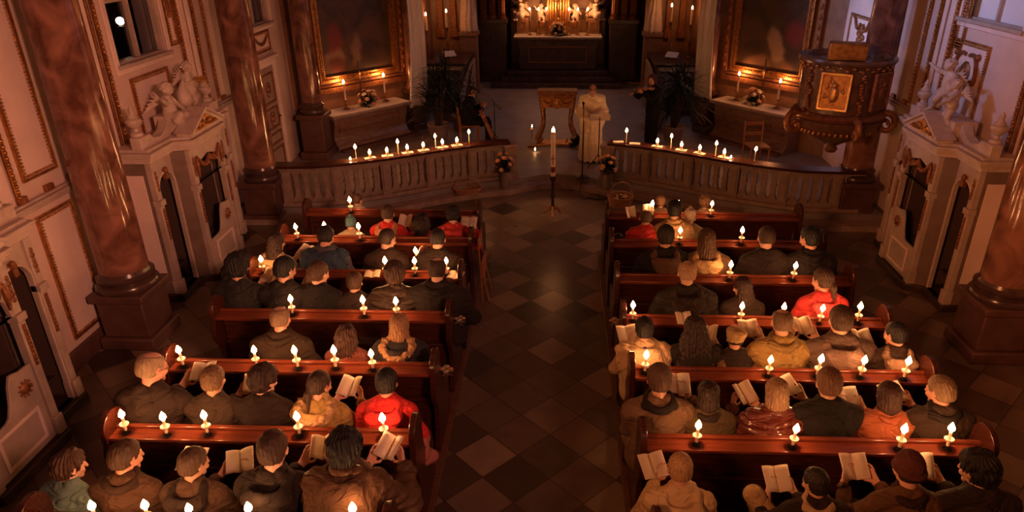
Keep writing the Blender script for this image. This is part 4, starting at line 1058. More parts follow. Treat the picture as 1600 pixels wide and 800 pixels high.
# ------------------------------------------------------------------ the congregation
RED = (.62, .035, .03); CREAM = (.62, .46, .28); TAN = (.26, .15, .07)
PEOPLE = [
 # block, ledge behind, head pixel, label, options
 ('L', 1, 559, 314, 'lone worshipper with brown hair sitting ahead of the first left pew, grey white collar', dict(hair='short', hc=(.16, .07, .035), coat=(.35, .30, .28), hv='right')),
 ('L', 2, 548, 346, 'small child in a teal knit hat and cream coat', dict(hair='pompom_hat', hc=(.10, .22, .24), coat=(.48, .36, .24))),
 ('L', 2, 606, 331, 'boy with short brown hair in a bright red jacket holding an open leaflet', dict(hair='short', hc=(.14, .065, .035), coat=RED, arms='R', extra=[('hood', (.50, .22, .12))])),
 ('L', 2, 659, 343, 'woman with long dark wavy hair in a red jacket, between the two in red', dict(hair='curly', hc=(.05, .02, .014), coat=(.55, .04, .035), style='slim')),
 ('L', 2, 708, 333, 'spiky dark haired person in a red jacket nearest the aisle', dict(hair='spiky', hc=(.02, .011, .010), coat=(.60, .045, .04), arms='R', extra=[('hood', (.55, .05, .04))])),
 ('L', 3, 432, 375, 'woman with long brown hair and a beige hood at the outer end, pale grey coat', dict(hair='long', hc=(.10, .045, .025), coat=(.30, .26, .23), arms='R', extra=[('hood', (.52, .36, .20))], rz=-.25)),
 ('L', 3, 509, 368, 'person bent forward in a two tone blue grey hooded jacket', dict(hair='short', hc=(.03, .018, .014), coat=(.12, .11, .14), hv='low', extra=[('wrap', (.045, .075, .13))], wide=1.12)),
 ('L', 3, 605, 371, 'crew cut man in a dark brown jacket behind the boy in red', dict(hair='crop', hc=(.10, .05, .028), coat=(.055, .028, .020), hv='right')),
 ('L', 3, 684, 371, 'crew cut man in a dark brown jacket behind the red jackets nearest the aisle', dict(hair='crop', hc=(.04, .022, .015), coat=(.045, .026, .020), arms='L')),
 ('L', 4, 371, 413, 'dark haired person in a grey black coat at the outer end by the confessional', dict(hair='bushy', hc=(.012, .009, .009), coat=(.035, .03, .032), style='coat', arms='R')),
 ('L', 4, 445, 418, 'man with black hair in a black jacket holding a white leaflet', dict(hair='short', hc=(.012, .009, .010), coat=(.022, .017, .017), hv='right', arms='R', wide=1.08)),
 ('L', 4, 498, 424, 'brown haired youth in a black coat under a single raised candle', dict(hair='short', hc=(.16, .075, .035), coat=(.02, .014, .014), hv='right')),
 ('L', 4, 554, 438, 'small brown haired child in a dark jacket between the youth and the quilted jacket', dict(hair='short', hc=(.15, .065, .03), coat=(.05, .027, .02), style='coat')),
 ('L', 4, 617, 426, 'woman with wavy brown hair in a dark quilted jacket', dict(hair='bushy', hc=(.13, .055, .025), coat=(.06, .034, .024), style='puffer', rough=.5)),
 ('L', 4, 683, 419, 'big man with cropped brown hair in a wide dark jacket beside the aisle', dict(hair='thin', hc=(.11, .05, .028), coat=(.034, .022, .018), wide=1.25, extra=[('collar', (.03, .02, .016))])),
 ('L', 5, 438, 495, 'elderly man with thin grey hair in a dark brown coat', dict(hair='thin', hc=(.30, .17, .09), coat=(.06, .033, .018), wide=1.12, extra=[('collar', (.05, .028, .016))])),
 ('L', 5, 541, 520, 'woman with curly reddish brown hair in a rust coloured jacket', dict(hair='curly', hc=(.13, .045, .025), coat=(.25, .075, .05), style='coat')),
 ('L', 5, 624, 506, 'woman with blond hair in a dark coat with a fur hood', dict(hair='bob', hc=(.40, .21, .09), coat=(.055, .05, .055), style='puffer', extra=[('hood', (.06, .05, .05)), ('fur_trim', (.42, .24, .12))])),
 ('L', 6, 236, 568, 'grey haired man in glasses and a dark overcoat at the outer end', dict(hair='thin', hc=(.42, .28, .17), coat=(.055, .03, .022), hv='right', arms='R', wide=1.08, glasses=True)),
 ('L', 6, 333, 590, 'fair haired boy with a white collar and dark vest', dict(hair='short', hc=(.28, .15, .07), coat=(.08, .048, .03), arms='R', extra=[('shirt_collar', (.8, .7, .58))])),
 ('L', 6, 412, 590, 'woman with bushy brown hair in a dark jacket with pale piping', dict(hair='bushy', hc=(.09, .035, .02), coat=(.045, .022, .016), hv='right')),
 ('L', 6, 499, 597, 'woman with brown ponytail in a yellow coat with fluffy collar', dict(hair='ponytail', hc=(.11, .05, .025), coat=(.42, .26, .08), hv='right', arms='R', extra=[('hood', (.42, .26, .10)), ('fur_trim', (.45, .28, .14))])),
 ('L', 6, 604, 594, 'dark haired person in a bright red hooded jacket', dict(hair='short', hc=(.022, .013, .012), coat=(.70, .03, .03), extra=[('hood', (.72, .035, .035))])),
 ('L', 7, 108, 723, 'woman with brown hair in a pale teal jacket at the outer end', dict(hair='bushy', hc=(.15, .06, .03), coat=(.17, .27, .25), hv='right', rz=-.2)),
 ('L', 7, 196, 709, 'brown haired man in a brown jacket with a wide dark collar', dict(hair='short', hc=(.15, .07, .035), coat=(.13, .065, .035), hv='right', extra=[('collar', (.07, .035, .022))])),
 ('L', 7, 302, 719, 'brown haired boy in a brown jacket with a dark hood, leaflets on either side', dict(hair='short', hc=(.17, .085, .04), coat=(.12, .065, .038), hv='right', arms='R', extra=[('hood', (.04, .022, .018))])),
 ('L', 7, 427, 699, 'youth with brown hair in a dark hooded jacket holding an opened leaflet', dict(hair='short', hc=(.13, .055, .03), coat=(.05, .032, .024), arms='R', extra=[('hood', (.035, .022, .018))])),
 ('L', 7, 538, 692, 'person with black hair in a brown puffer coat with a big hood', dict(hair='bushy', hc=(.012, .009, .009), coat=(.14, .07, .035), style='puffer', arms='R', extra=[('wrap', (.15, .075, .04))], rough=.5, wide=1.05)),
 ('R', 1, 1032, 313, 'light brown haired person ahead of the first right pew', dict(hair='short', hc=(.30, .15, .07), coat=(.20, .12, .08))),
 ('R', 1, 1101, 314, 'curly brown haired person alone ahead of the first right pew', dict(hair='bushy', hc=(.22, .10, .05), coat=(.25, .16, .11))),
 ('R', 2, 1009, 338, 'man with cropped hair in a red quilted jacket nearest the aisle', dict(hair='thin', hc=(.17, .09, .05), coat=(.58, .035, .03), style='puffer', rough=.5)),
 ('R', 2, 1054, 326, 'black haired man in a beige coat beside a small child', dict(hair='short', hc=(.016, .011, .011), coat=(.42, .26, .12), extra=[('collar', (.36, .22, .10))])),
 ('R', 2, 1078, 336, 'small child in a fluffy white hat beside the beige coat', dict(dy=.16, hair='pompom_hat', hc=(.55, .44, .34), coat=(.40, .28, .18))),
 ('R', 3, 1041, 355, 'dark haired man with a grey lined hood over a black jacket', dict(hair='short', hc=(.05, .03, .02), coat=(.026, .018, .016), wide=1.12, extra=[('hood', (.16, .085, .055))])),
 ('R', 3, 1104, 372, 'woman with straight brown hair over a beige hood, brown coat', dict(hair='long', hc=(.17, .08, .04), coat=(.20, .11, .06), extra=[('hood', (.62, .42, .22))], wide=1.1)),
 ('R', 3, 1198, 368, 'short haired man in a dark brown jacket, empty pew on either side', dict(hair='crop', hc=(.12, .06, .035), coat=(.035, .02, .016), wide=1.05)),
 ('R', 3, 1268, 358, 'black haired man in a black jacket at the outer end', dict(hair='short', hc=(.012, .009, .009), coat=(.022, .015, .014), hv='left', wide=1.1, extra=[('collar', (.02, .014, .013))])),
 ('R', 4, 1075, 412, 'bald man in a dark jacket with folded hood', dict(hair='thin', hc=(.42, .26, .15), coat=(.035, .024, .02), wide=1.15, extra=[('hood', (.05, .03, .022))])),
 ('R', 4, 1160, 445, 'woman with long auburn hair in a dim brown coat', dict(hair='long', hc=(.08, .028, .018), coat=(.055, .03, .02), hv='left')),
 ('R', 4, 1286, 435, 'woman with a brown ponytail in a bright red hoodie', dict(hair='ponytail', hc=(.14, .065, .03), coat=(.72, .06, .06), hv='left', extra=[('hood', (.74, .07, .07))])),
 ('R', 5, 1007, 511, 'woman with short black hair in a cream wrap over a blue collar', dict(hair='short', hc=(.018, .011, .010), coat=(.60, .42, .24), arms='C', extra=[('wrap', (.66, .46, .26)), ('shirt_collar', (.03, .06, .22))])),
 ('R', 5, 1086, 510, 'woman with very long brown hair spread over a dark coat', dict(hair='verylong', hc=(.07, .028, .018), coat=(.03, .018, .015), arms='R')),
 ('R', 5, 1149, 525, 'woman in a cream beret and a mottled fur scarf', dict(hair='beret', hc=(.52, .36, .17), coat=(.05, .028, .022), extra=[('fur_loop', (.20, .11, .06))])),
 ('R', 5, 1222, 501, 'bald elderly man in a tan overcoat', dict(hair='thin', hc=(.24, .13, .07), coat=(.30, .19, .06), arms='L', wide=1.08, extra=[('collar', (.24, .15, .05))])),
 ('R', 5, 1314, 495, 'brown haired man in a grey brown jacket with a loose hood', dict(hair='short', hc=(.15, .075, .04), coat=(.15, .095, .075), arms='L', wide=1.15, extra=[('hood', (.20, .12, .09))])),
 ('R', 5, 1400, 519, 'dark haired man with a pale grey hood over a dark jacket, outer end', dict(hair='short', hc=(.025, .015, .013), coat=(.075, .038, .026), hv='left', arms='L', extra=[('hood', (.33, .20, .13))])),
 ('R', 6, 1030, 590, 'man with grey brown hair in a tan jacket with dark collar, nearest the aisle', dict(hair='short', hc=(.18, .09, .05), coat=(.19, .11, .06), arms='R', wide=1.08, extra=[('collar', (.03, .02, .018))])),
 ('R', 6, 1107, 612, 'woman with dark brown bob in an olive coat and scarf', dict(hair='bob', hc=(.065, .026, .018), coat=(.13, .085, .035), extra=[('scarf', (.05, .03, .025))])),
 ('R', 6, 1214, 609, 'grey blond woman in a shiny burgundy quilted jacket', dict(hair='bob', hc=(.40, .25, .14), coat=(.17, .035, .025), style='puffer', arms='L', rough=.25, gloss=.6)),
 ('R', 6, 1295, 596, 'man with fair curly hair in a black jacket', dict(hair='short', hc=(.24, .11, .05), coat=(.022, .016, .015), hv='down', arms='L', wide=1.08)),
 ('R', 6, 1389, 614, 'woman with chestnut bob in an orange jacket and wrinkled scarf', dict(hair='bob', hc=(.11, .035, .02), coat=(.42, .12, .05), arms='L', extra=[('scarf', (.40, .11, .055))])),
 ('R', 6, 1470, 607, 'grey haired person in a dark brown jacket at the outer end', dict(hair='short', hc=(.33, .21, .11), coat=(.065, .036, .022), hv='left', arms='L', wide=1.12, extra=[('collar', (.03, .02, .016))])),
 ('R', 7, 1063, 729, 'blond man in a cream hooded top', dict(hair='crop', hc=(.46, .27, .12), coat=(.64, .46, .24), arms='C', extra=[('hood', (.66, .48, .26))])),
 ('R', 7, 1275, 749, 'dark curly haired man in a dark jacket with cream hood lining, knee drawn up', dict(hair='short', hc=(.045, .025, .016), coat=(.05, .028, .02), hv='left', arms='L', wide=1.12, extra=[('collar', (.55, .40, .22))])),
 ('R', 7, 1420, 731, 'person in a maroon knit hat and knotted scarf', dict(hair='knit_hat', hc=(.14, .04, .03), coat=(.16, .075, .03), arms='L', extra=[('scarf', (.06, .028, .022))])),
 ('R', 7, 1528, 730, 'black haired person in a dark jacket at the bottom corner', dict(hair='bushy', hc=(.02, .013, .012), coat=(.05, .03, .022), hv='left', arms='L', wide=1.15)),
]
def glasses(o, hv):
    mb = MB()
    for x in (-1, 1):
        mb.tube([(x * .033 + .024 * math.cos(a), .106, .004 + .02 * math.sin(a)) for a in [i * PI / 8 for i in range(16)]], .0022, 5, True)
        mb.tube([(x * .057, .104, .008), (x * .084, .06, .008), (x * .085, -.01, .004)], .0022, 5)
    mb.tube([(-.01, .107, .006), (.01, .107, .006)], .0022, 5)
    g = mb.build('glasses', M['iron'], o); g.matrix_local = head_matrix(hv)
FOLK = {}
for sd, k, px, py, label, op in PEOPLE:
    op = dict(op); hv = op.get('hv', 'down'); gl = op.pop('glasses', False); dy = op.pop('dy', 0); rz = op.get('rz', 0)
    y0 = LEDGE[k] + .375 + dy
    hm = RZ(rz) @ head_matrix(hv).translation
    p = aty(px, py, y0 + hm.y)
    sc = (p.z - .45) / (hm.z + .03 - .45)
    scc = min(1.16, max(.74, sc))
    p = aty(px, py, y0 + hm.y * scc)
    o = person((p.x - hm.x * scc, y0, .45 * (1 - scc)), label, sc=scc, **op)
    if gl: glasses(o, hv)
    FOLK[px] = o
# the man at the bottom right sits with one knee drawn up, in tan trousers
o = FOLK[1275]; j = seated('L'); j['knl'], j['anl'], j['tol'] = (-.40, .32, .84), (-.27, .50, .44), (-.26, .64, .38)
o.data = body_sdf(j, head_matrix('left')).mesh('person', (-.54, -.2, -.02), (.44, .76, 1.36), .0055); o.data.materials.append(SKINS[2])
s = Sdf(); s.ell((0, 0, .53), (.17, .13, .10))
for n in 'lr': s.cap(j['hip' + n], j['kn' + n], .100, .082, .03); s.cap(j['kn' + n], j['an' + n], .078, .062, .03)
s.post = lambda P, d: d - .006 * wob(P, 18, 2)
for c in o.children:
    if c.name.startswith('trousers'):
        c.data = s.mesh('trousers', (-.56, -.2, .05), (.3, .64, .98), .012); c.data.materials.append(cloth((.50, .34, .17)))
    if c.name.startswith('shoe') and c.location.x < 0: c.location = (-.27, .53, .35)
# leaflets: (person's head column, offset across, kind, tilt, turn, label)
LEAVES = [
 (606, .17, 1, 75, -.1, 'open white leaflet lit from behind, beside the boy in red'),
 (708, .17, 2, 70, -.1, 'bright leaflet lit from behind at the aisle end of the second left pew'),
 (432, .17, 0, 60, -.5, 'pale leaflet in the hands of the beige hooded woman'),
 (371, .17, 0, 62, -.2, 'leaflet edge showing beside the coat at the outer end of the left block'),
 (445, .17, 1, 50, .2, 'open white leaflet to the right of the man in the black jacket'),
 (236, .20, 0, 48, .1, 'open printed leaflet to the right of the grey haired man in glasses'),
 (333, .19, 0, 48, .2, 'open printed leaflet between the boy with white collar and the bushy haired woman'),
 (499, .17, 1, 52, -.2, 'curled white leaflet to the right of the yellow coat'),
 (302, .19, 0, 42, .35, 'printed leaflet to the right of the boy in the brown jacket'),
 (302, -.19, 0, 52, -.1, 'printed leaflet to the left of the boy in the brown jacket'),
 (427, .19, 1, 46, .15, 'wide open leaflet held by the youth in the dark hooded jacket'),
 (538, .19, 1, 55, -.4, 'leaflet held up to the right of the brown puffer coat'),
 (1007, -.13, 0, 60, .2, 'white leaflet corner to the left of the cream wrap'),
 (1086, .20, 1, 60, -.3, 'curled leaflet between the very long hair and the cream beret'),
 (1222, -.18, 0, 60, .1, 'leaflet corner to the left of the bald man in the tan overcoat'),
 (1314, -.18, 1, 62, .2, 'curled leaflet between the tan overcoat and the grey brown jacket'),
 (1400, -.18, 1, 52, .1, 'open leaflet to the left of the pale grey hood'),
 (1030, .20, 2, 52, 0, 'wide three fold printed leaflet between the tan jacket and the dark bob'),
 (1214, -.18, 1, 65, .5, 'leaflet seen edge on to the left of the shiny burgundy jacket'),
 (1295, -.19, 0, 45, .45, 'open booklet with a dark thumb across it, left of the fair curly man'),
 (1389, -.20, 2, 52, .1, 'wide open leaflet between the black jacket and the chestnut bob'),
 (1470, -.20, 2, 50, .35, 'wide open leaflet to the left of the grey haired person at the outer end'),
 (1063, -.14, 0, 58, .3, 'leaflet corner to the left of the cream hooded top'),
 (1275, -.20, 0, 62, .1, 'folded leaflet held up before the raised knee'),
 (1420, -.20, 0, 66, .05, 'upright printed leaflet to the left of the maroon hat'),
 (1528, -.19, 1, 58, -.2, 'leaflet between the maroon hat and the person in the bottom corner'),
]
for px, off, kind, tilt, rz, label in LEAVES:
    o = FOLK[px]; s = o.scale.x; c = Vector(o.location); q = RZ(o.rotation_euler.z) @ Vector((off * s, .405 * s, .935 * s))
    leaflet(c + q, label, kind, tilt * .5, rz, sc=1.0)
# leaflets standing or lying on the ledges
for px, py, k, kind, tilt, rz, dz, label in (
  (1013, 314, 1, 0, 80, .2, .10, 'leaflet standing upright on the first right ledge behind its candle'),
  (582, 430, 3, 2, 4, .1, .012, 'leaflet lying flat on the third left ledge'),
  (713, 444, 3, 2, 6, -.2, .012, 'leaflet lying on the third left ledge at the aisle end'),
  (1068, 498, 4, 0, 25, .1, .03, 'bent leaflet lying on the fourth right ledge by the very long hair'),
  (984, 330, 1, 1, 60, .4, .05, 'folded leaflet on the first right ledge nearest the aisle')):
    p = aty(px, py, LEDGE[k] + .07); leaflet((p.x, LEDGE[k] + .07, .95 + dz), label, kind, tilt, rz, sc=.8)
# ------------------------------------------------------------------ the choir: walls
def wall_between(nm, ax, ay, bx, by, th=.3, h=9, m='marble_dark', z0=0):
    a, b = Vector((ax, ay, 0)), Vector((bx, by, 0)); t = (b - a).normalized(); n = Vector((-t.y, t.x, 0)) * (1 if ax < 0 else -1)
    L = (b - a).length
    return struct(MB().box(0, 0, z0, L, th, h).build(nm, M[m], smooth=0, M=Mx(ax, ay, 0, t, n, (0, 0, 1))))
M['altar_wall'] = mat('warm_stucco_marble', (.30, .16, .085), .4, 0, col2=(.21, .105, .055), scale=3, detail=8, dist=1.2)
for sx, s in ((-1, 'left'), (1, 'right')):
    wall_between('wall_%s_return' % s, sx * 5.6, 14.55, sx * 5.46, 14.75, m='altar_wall')
    wall_between('wall_%s_side_altar' % s, sx * 5.46, 14.75, sx * 3.42, 17.06, m='altar_wall')
    struct(MB().box(min(sx * 3.9, sx * 3.3), 17.0, 0, max(sx * 3.9, sx * 3.3), 17.6, 9).build('wall_%s_chancel_pier' % s, M['marble_dark'], bevel=.03))
    struct(MB().box(min(sx * 4.0, sx * 3.75), 17.6, 0, max(sx * 4.0, sx * 3.75), 25, 9).build('wall_%s_chancel' % s, M['altar_wall'], smooth=0))
    struct(MB().box(min(sx * 3.75, sx * 2.45), 21.2, 0, max(sx * 3.75, sx * 2.45), 21.5, 9).build('wall_%s_chancel_return' % s, M['altar_wall'], smooth=0))
    for x in (2.72, 3.1, 3.48):
        struct(MB().box(min(sx * (x - .09), sx * (x + .09)), 21.1, 1.9, max(sx * (x - .09), sx * (x + .09)), 21.2, 6).box(min(sx * (x - .12), sx * (x + .12)), 21.06, 1.7, max(sx * (x - .12), sx * (x + .12)), 21.2, 1.95).build(trim_n(), M['old_gold'], bevel=.015))
struct(MB().box(-4, 24.4, 0, 4, 24.7, 9).build('wall_chancel_back', M['marble_dark'], smooth=0))
struct(MB().box(-6.2, 23.5, 0, 6.2, 25, .2).build('floor_chancel', M['flags'], smooth=0))

# ------------------------------------------------------------------ little things used several times
def big_candle(loc, label, hold=.30, tap=.36, r=.022, group='altar candles', watt=CANDLE_W * 2.4, m='brass'):
    o = thing('altar_candle', label, 'candle', loc, 0, group)
    MB().lathe([(.075, 0), (.078, .012), (.05, .03), (.022, .05), (.016, hold * .35), (.028, hold * .42), (.034, hold * .48), (.018, hold * .56), (.014, hold * .8), (.03, hold * .93), (.052, hold * .97), (.05, hold)], 16).build('candlestick', M[m], o)
    MB().lathe([(r, hold), (r * .95, hold + tap), (r * .5, hold + tap + .004)], 12).build('taper', M['wax'], o)
    flame(o, hold + tap, FLB, watt); return o
def rosette(col):
    mb = MB()
    for ring, (n, r, t) in enumerate(((6, .030, .35), (5, .019, .9), (3, .009, 1.25))):
        for i in range(n):
            a = 2 * PI * i / n + ring * .5
            mb.ball((r * math.cos(a), r * math.sin(a), .006 * ring + .006), (.019 - .004 * ring, .012, .006), 7, 4, None)
    mb.ball((0, 0, .012), .009, 6, 4)
    return mb.mesh('bloom', 60)
BLOOM = rosette(0)
def bouquet(loc, label, r=.22, h=.34, n=14, cols=((.80, .52, .34), (.75, .30, .16), (.8, .66, .5)), vase=None, seed=1, group=None, leaves=90):
    o = thing('flower_arrangement', label, 'flowers', loc, seed, group); rn = random.Random(seed); z0 = 0
    if vase:
        MB().lathe([(.05, 0), (.07, .02), (.075, vase * .5), (.05, vase * .9), (.065, vase)], 16).build('vase', M['iron' if vase < .3 else 'pot'], o); z0 = vase
    mb = MB()
    for i in range(leaves):
        a = rn.uniform(0, 2 * PI); e = rn.uniform(-.15, 1.3); L = r * rn.uniform(.65, 1.15)
        d = Vector((math.cos(a) * math.cos(e), math.sin(a) * math.cos(e), math.sin(e) * h / r * .9)); b = Vector((0, 0, z0 + .02))
        p = b + d * L; s = d.cross(Vector((0, 0, 1))).normalized() * .022; q = b + d * L * .55
        mb.add([b + d * L * .2, q + s, p, q - s, q + Vector((0, 0, .012))], [(0, 1, 4), (1, 2, 4), (2, 3, 4), (3, 0, 4)])
    mb.build('foliage', M['leaf'], o, smooth=0)
    for i in range(n):
        a = 2.4 * i; e = .1 + 1.25 * (i / n); L = r * rn.uniform(.85, 1.0)
        d = Vector((math.cos(a) * math.cos(e), math.sin(a) * math.cos(e), math.sin(e) * h / r))
        b = put('bloom', BLOOM, cloth(cols[i % len(cols)], .7, bump=.05), o); b.location = Vector((0, 0, z0 + .02)) + d * L
        b.rotation_euler = d.to_track_quat('Z', 'Y').to_euler(); b.scale = (rn.uniform(1.0, 1.5),) * 3
    return o
def crucifix(loc, label, h=.42, rz=0, group=None):
    o = thing('crucifix', label, 'crucifix', loc, rz, group)
    MB().lathe([(.07, 0), (.07, .015), (.035, .04), (.02, .08)], 14).build('foot', M['brass'], o)
    MB().box(-.014, -.01, .07, .014, .01, h).box(-.10, -.01, h * .72, .10, .01, h * .72 + .026).build('cross', M['wood_black'], o, bevel=.003)
    s = Sdf(); z = h * .72
    s.ell((0, .02, z - .01), (.020, .014, .035), .01); s.ell((0, .024, z + .04), (.013, .013, .016), .008)
    for x in (-1, 1): s.cap((x * .016, .02, z + .012), (x * .085, .018, z + .026), .007, .005, .008); s.cap((x * .01, .02, z - .035), (x * .004, .022, z - .14), .011, .006, .008)
    put('corpus', s.mesh('corpus', (-.11, -.01, z - .17), (.11, .06, z + .08), .005), M['bright_gold'], o); return o
def ornate_frame(u0, v0, u1, v1, b, MM, w=.03):
    mb = MB().frame(u0 - b, v0 - b, u1 + b, v1 + b, b * .35, w, w + .05, MM).frame(u0 - b * .65, v0 - b * .65, u1 + b * .65, v1 + b * .65, b * .4, w, w + .035, MM).frame(u0 - b * .25, v0 - b * .25, u1 + b * .25, v1 + b * .25, b * .3, w, w + .06, MM)
    beads(mb, [(u0 - b * .45, v0 - b * .45), (u1 + b * .45, v0 - b * .45), (u1 + b * .45, v1 + b * .45), (u0 - b * .45, v1 + b * .45)], .022, MM @ T(0, 0, w + .035), True)
    return mb
def painting_mat(nm, blobs):
    m = mat(nm, (.030, .016, .010), .38, 0, col2=(.075, .035, .018), scale=2.2, detail=6, dist=1.0); nt = m.node_tree; L = nt.links; b = nt.nodes['Principled BSDF']
    tc = nt.nodes['Texture Coordinate']; cur = b.inputs['Base Color'].links[0].from_socket
    nz = nt.nodes.new('ShaderNodeTexNoise'); nz.inputs['Scale'].default_value = 3.2; nz.inputs['Detail'].default_value = 5; L.new(tc.outputs['Object'], nz.inputs[0])
    for (cx, cz, rx, rz, rot, col) in blobs:
        mp = nt.nodes.new('ShaderNodeMapping'); mp.vector_type = 'TEXTURE'; mp.inputs['Location'].default_value = (cx, 0, cz); mp.inputs['Scale'].default_value = (rx, 1, rz); mp.inputs['Rotation'].default_value = (0, rot, 0)
        ad = nt.nodes.new('ShaderNodeVectorMath'); ad.operation = 'MULTIPLY_ADD'; ad.inputs[1].default_value = (.28, 0, .28); L.new(nz.outputs['Color'], ad.inputs[0]); L.new(tc.outputs['Object'], ad.inputs[2]); L.new(ad.outputs[0], mp.inputs[0])
        ln = nt.nodes.new('ShaderNodeVectorMath'); ln.operation = 'LENGTH'; sx = nt.nodes.new('ShaderNodeVectorMath'); sx.operation = 'MULTIPLY'; sx.inputs[1].default_value = (1, 0, 1); L.new(mp.outputs[0], sx.inputs[0]); L.new(sx.outputs[0], ln.inputs[0])
        mr = nt.nodes.new('ShaderNodeMapRange'); mr.interpolation_type = 'SMOOTHSTEP'; mr.inputs[1].default_value = 1.1; mr.inputs[2].default_value = .5; L.new(ln.outputs[1], mr.inputs[0])
        mx = nt.nodes.new('ShaderNodeMix'); mx.data_type = 'RGBA'; mx.inputs[7].default_value = (*col, 1); L.new(mr.outputs[0], mx.inputs[0]); L.new(cur, mx.inputs[6]); cur = mx.outputs[2]
    L.new(cur, b.inputs['Base Color']); return m

# ------------------------------------------------------------------ side altars, paintings, banners
def frame_at(sx):
    """(u along the diagonal wall from its nave end, w out of it, z up)"""
    t = Vector((sx * -.662, .749, 0)); n = Vector((sx * -.749, -.662, 0))
    return Mx(sx * 5.46, 14.75, 0, t, n, (0, 0, 1))
BLOB = {-1: [(1.05, 2.55, .22, .45, .1, (.15, .02, .014)), (1.0, 2.2, .30, .22, -.4, (.22, .13, .08)), (1.55, 2.35, .16, .42, .1, (.17, .09, .05)), (1.0, 2.05, .25, .25, .2, (.09, .025, .016))],
        1: [(1.35, 2.45, .20, .50, .35, (.30, .19, .11)), (.95, 2.75, .30, .28, -.3, (.17, .02, .016)), (1.75, 2.05, .42, .22, .2, (.22, .11, .05)), (1.1, 2.0, .3, .2, 0, (.12, .06, .03))]}
for sx, s in ((-1, 'left'), (1, 'right')):
    FM = frame_at(sx); WM = FM @ Matrix(((1, 0, 0, 0), (0, 0, 1, 0), (0, 1, 0, 0), (0, 0, 0, 1)))   # (u, v up, w out)
    zm = .98 if sx < 0 else 1.06
    o = thing('side_altar', 'veined marble side altar with sloping front below the %s painting' % s, 'altar', (0, 0, 0))
    P = [(.02, .20), (.62, .20), (.62, .30), (.55, .34), (.47, .45), (.50, .62), (.55, .72), (.55, zm - .08), (.02, zm - .08)]
    U = Mx(0, 0, 0, (0, 1, 0), (0, 0, 1), (1, 0, 0))       # polygon (w, z) extruded along u
    MB().prism(P, .34, 2.26, FM @ U).build('altar_block', M['marble_altar'], o, bevel=.012)
    MB().prism([(.0, zm - .08), (.60, zm - .08), (.64, zm - .05), (.64, zm), (.0, zm)], .28, 2.36, FM @ U).build('altar_top', M['stone_rail'], o, bevel=.008)
    MB().box(.30, .0, zm, 2.34, .60, zm + .006, FM).build('altar_cloth', M['linen'], o)
    MB().frame(.45, .60, 2.05, .80, .025, .545, .565, WM).build('front_moulding', M['old_gold'], o, bevel=.006)
    MB().box(.36, .0, .2, 2.44, .80, .26, FM).build('altar_step', M['stone_plinth'], o, bevel=.012)
    # pedestals that carry the framing columns
    for u in ((.06, 2.72) if sx < 0 else (2.72,)):
        c = bpy.data.objects.new('column_%s_altar' % s, None); C.objects.link(c); struct(c); c.matrix_world = FM @ T(u, .22, .2)
        MB().box(-.20, -.2, 0, .20, .25, .16).box(-.16, -.2, .16, .16, .2, .86).box(-.20, -.2, .86, .20, .24, .96).build('column_pedestal', M['marble_dark'], c, bevel=.02)
        MB().lathe([(.17, .96), (.18, 1.0), (.14, 1.06), (.125, 1.1), (.12, 1.8), (.11, 3.6), (.105, 4.4)], 24).build('column_shaft', M['marble_red'], c)
        MB().lathe([(.115, 4.4), (.15, 4.5), (.2, 4.75)], 16).build('column_capital', M['gold'], c)
    # painting
    p = thing('altar_painting', 'tall dark oil painting in a carved gold frame over the %s side altar' % s, 'painting', (0, 0, 0)); p.matrix_world = WM
    u0, u1, v0, v1 = (.54, 2.34, 1.70, 4.6) if sx < 0 else (.56, 2.18, 1.80, 4.6)
    cv = MB().add([(u0, 0, v0), (u1, 0, v0), (u1, 0, v1), (u0, 0, v1), (u0, .03, v0), (u1, .03, v0), (u1, .03, v1), (u0, .03, v1)], [(0, 1, 2, 3), (4, 5, 6, 7), (0, 1, 5, 4), (1, 2, 6, 5), (2, 3, 7, 6), (3, 0, 4, 7)]).build('canvas', painting_mat('dark_painting_' + s, BLOB[sx]), p, smooth=0)
    cv.matrix_local = Matrix(((1, 0, 0, 0), (0, 0, 1, 0), (0, 1, 0, 0), (0, 0, 0, 1))) 
    ornate_frame(u0, v0, u1, v1, .12, T(0, 0, 0), .03).build('picture_frame', M['gold'], p, smooth=40)
    # outer stucco frame and shelf
    fr = MB().frame(u0 - .34, v0 - .36, u1 + .34, v1 + .3, .12, 0, .09, WM)
    for q in (0, 1):
        uu = u0 - .28 if q == 0 else u1 + .28
        for k in range(14): fr.ball((uu, v0 + .0 + k * .2, .09), (.035, .07, .03), 8, 5, WM)
    struct(fr.build(trim_n(), M['old_gold'], smooth=40, bevel=.01))
    struct(MB().box(u0 - .2, .0, v0 - .21, u1 + .2, .12, v0 - .15, FM).build(trim_n(), M['old_gold'], bevel=.01))
    for u, wh in ((.88, 'nearer the nave'), (1.93, 'nearer the choir')):
        q = FM @ Vector((u, .22, zm + .007)); big_candle(q, 'lit candle on a dark stick on the %s side altar, %s' % (s, wh), .20, .36, group='side altar candles')
    bouquet(FM @ Vector((1.42, .30, zm + .007)), 'bouquet of pale and orange blooms on the %s side altar' % s, .26, .36, 16, seed=3 if sx < 0 else 4, group='altar bouquets')
    crucifix(FM @ Vector((1.36, .12, zm + .007)), 'slender crucifix on the %s side altar before the painting' % s, .98, math.atan2(.749, sx * -.662) + (PI if sx < 0 else 0), 'side altar crucifixes')
    # white cloth banner
    zb = .82 if sx < 0 else 1.06; bu = 2.62
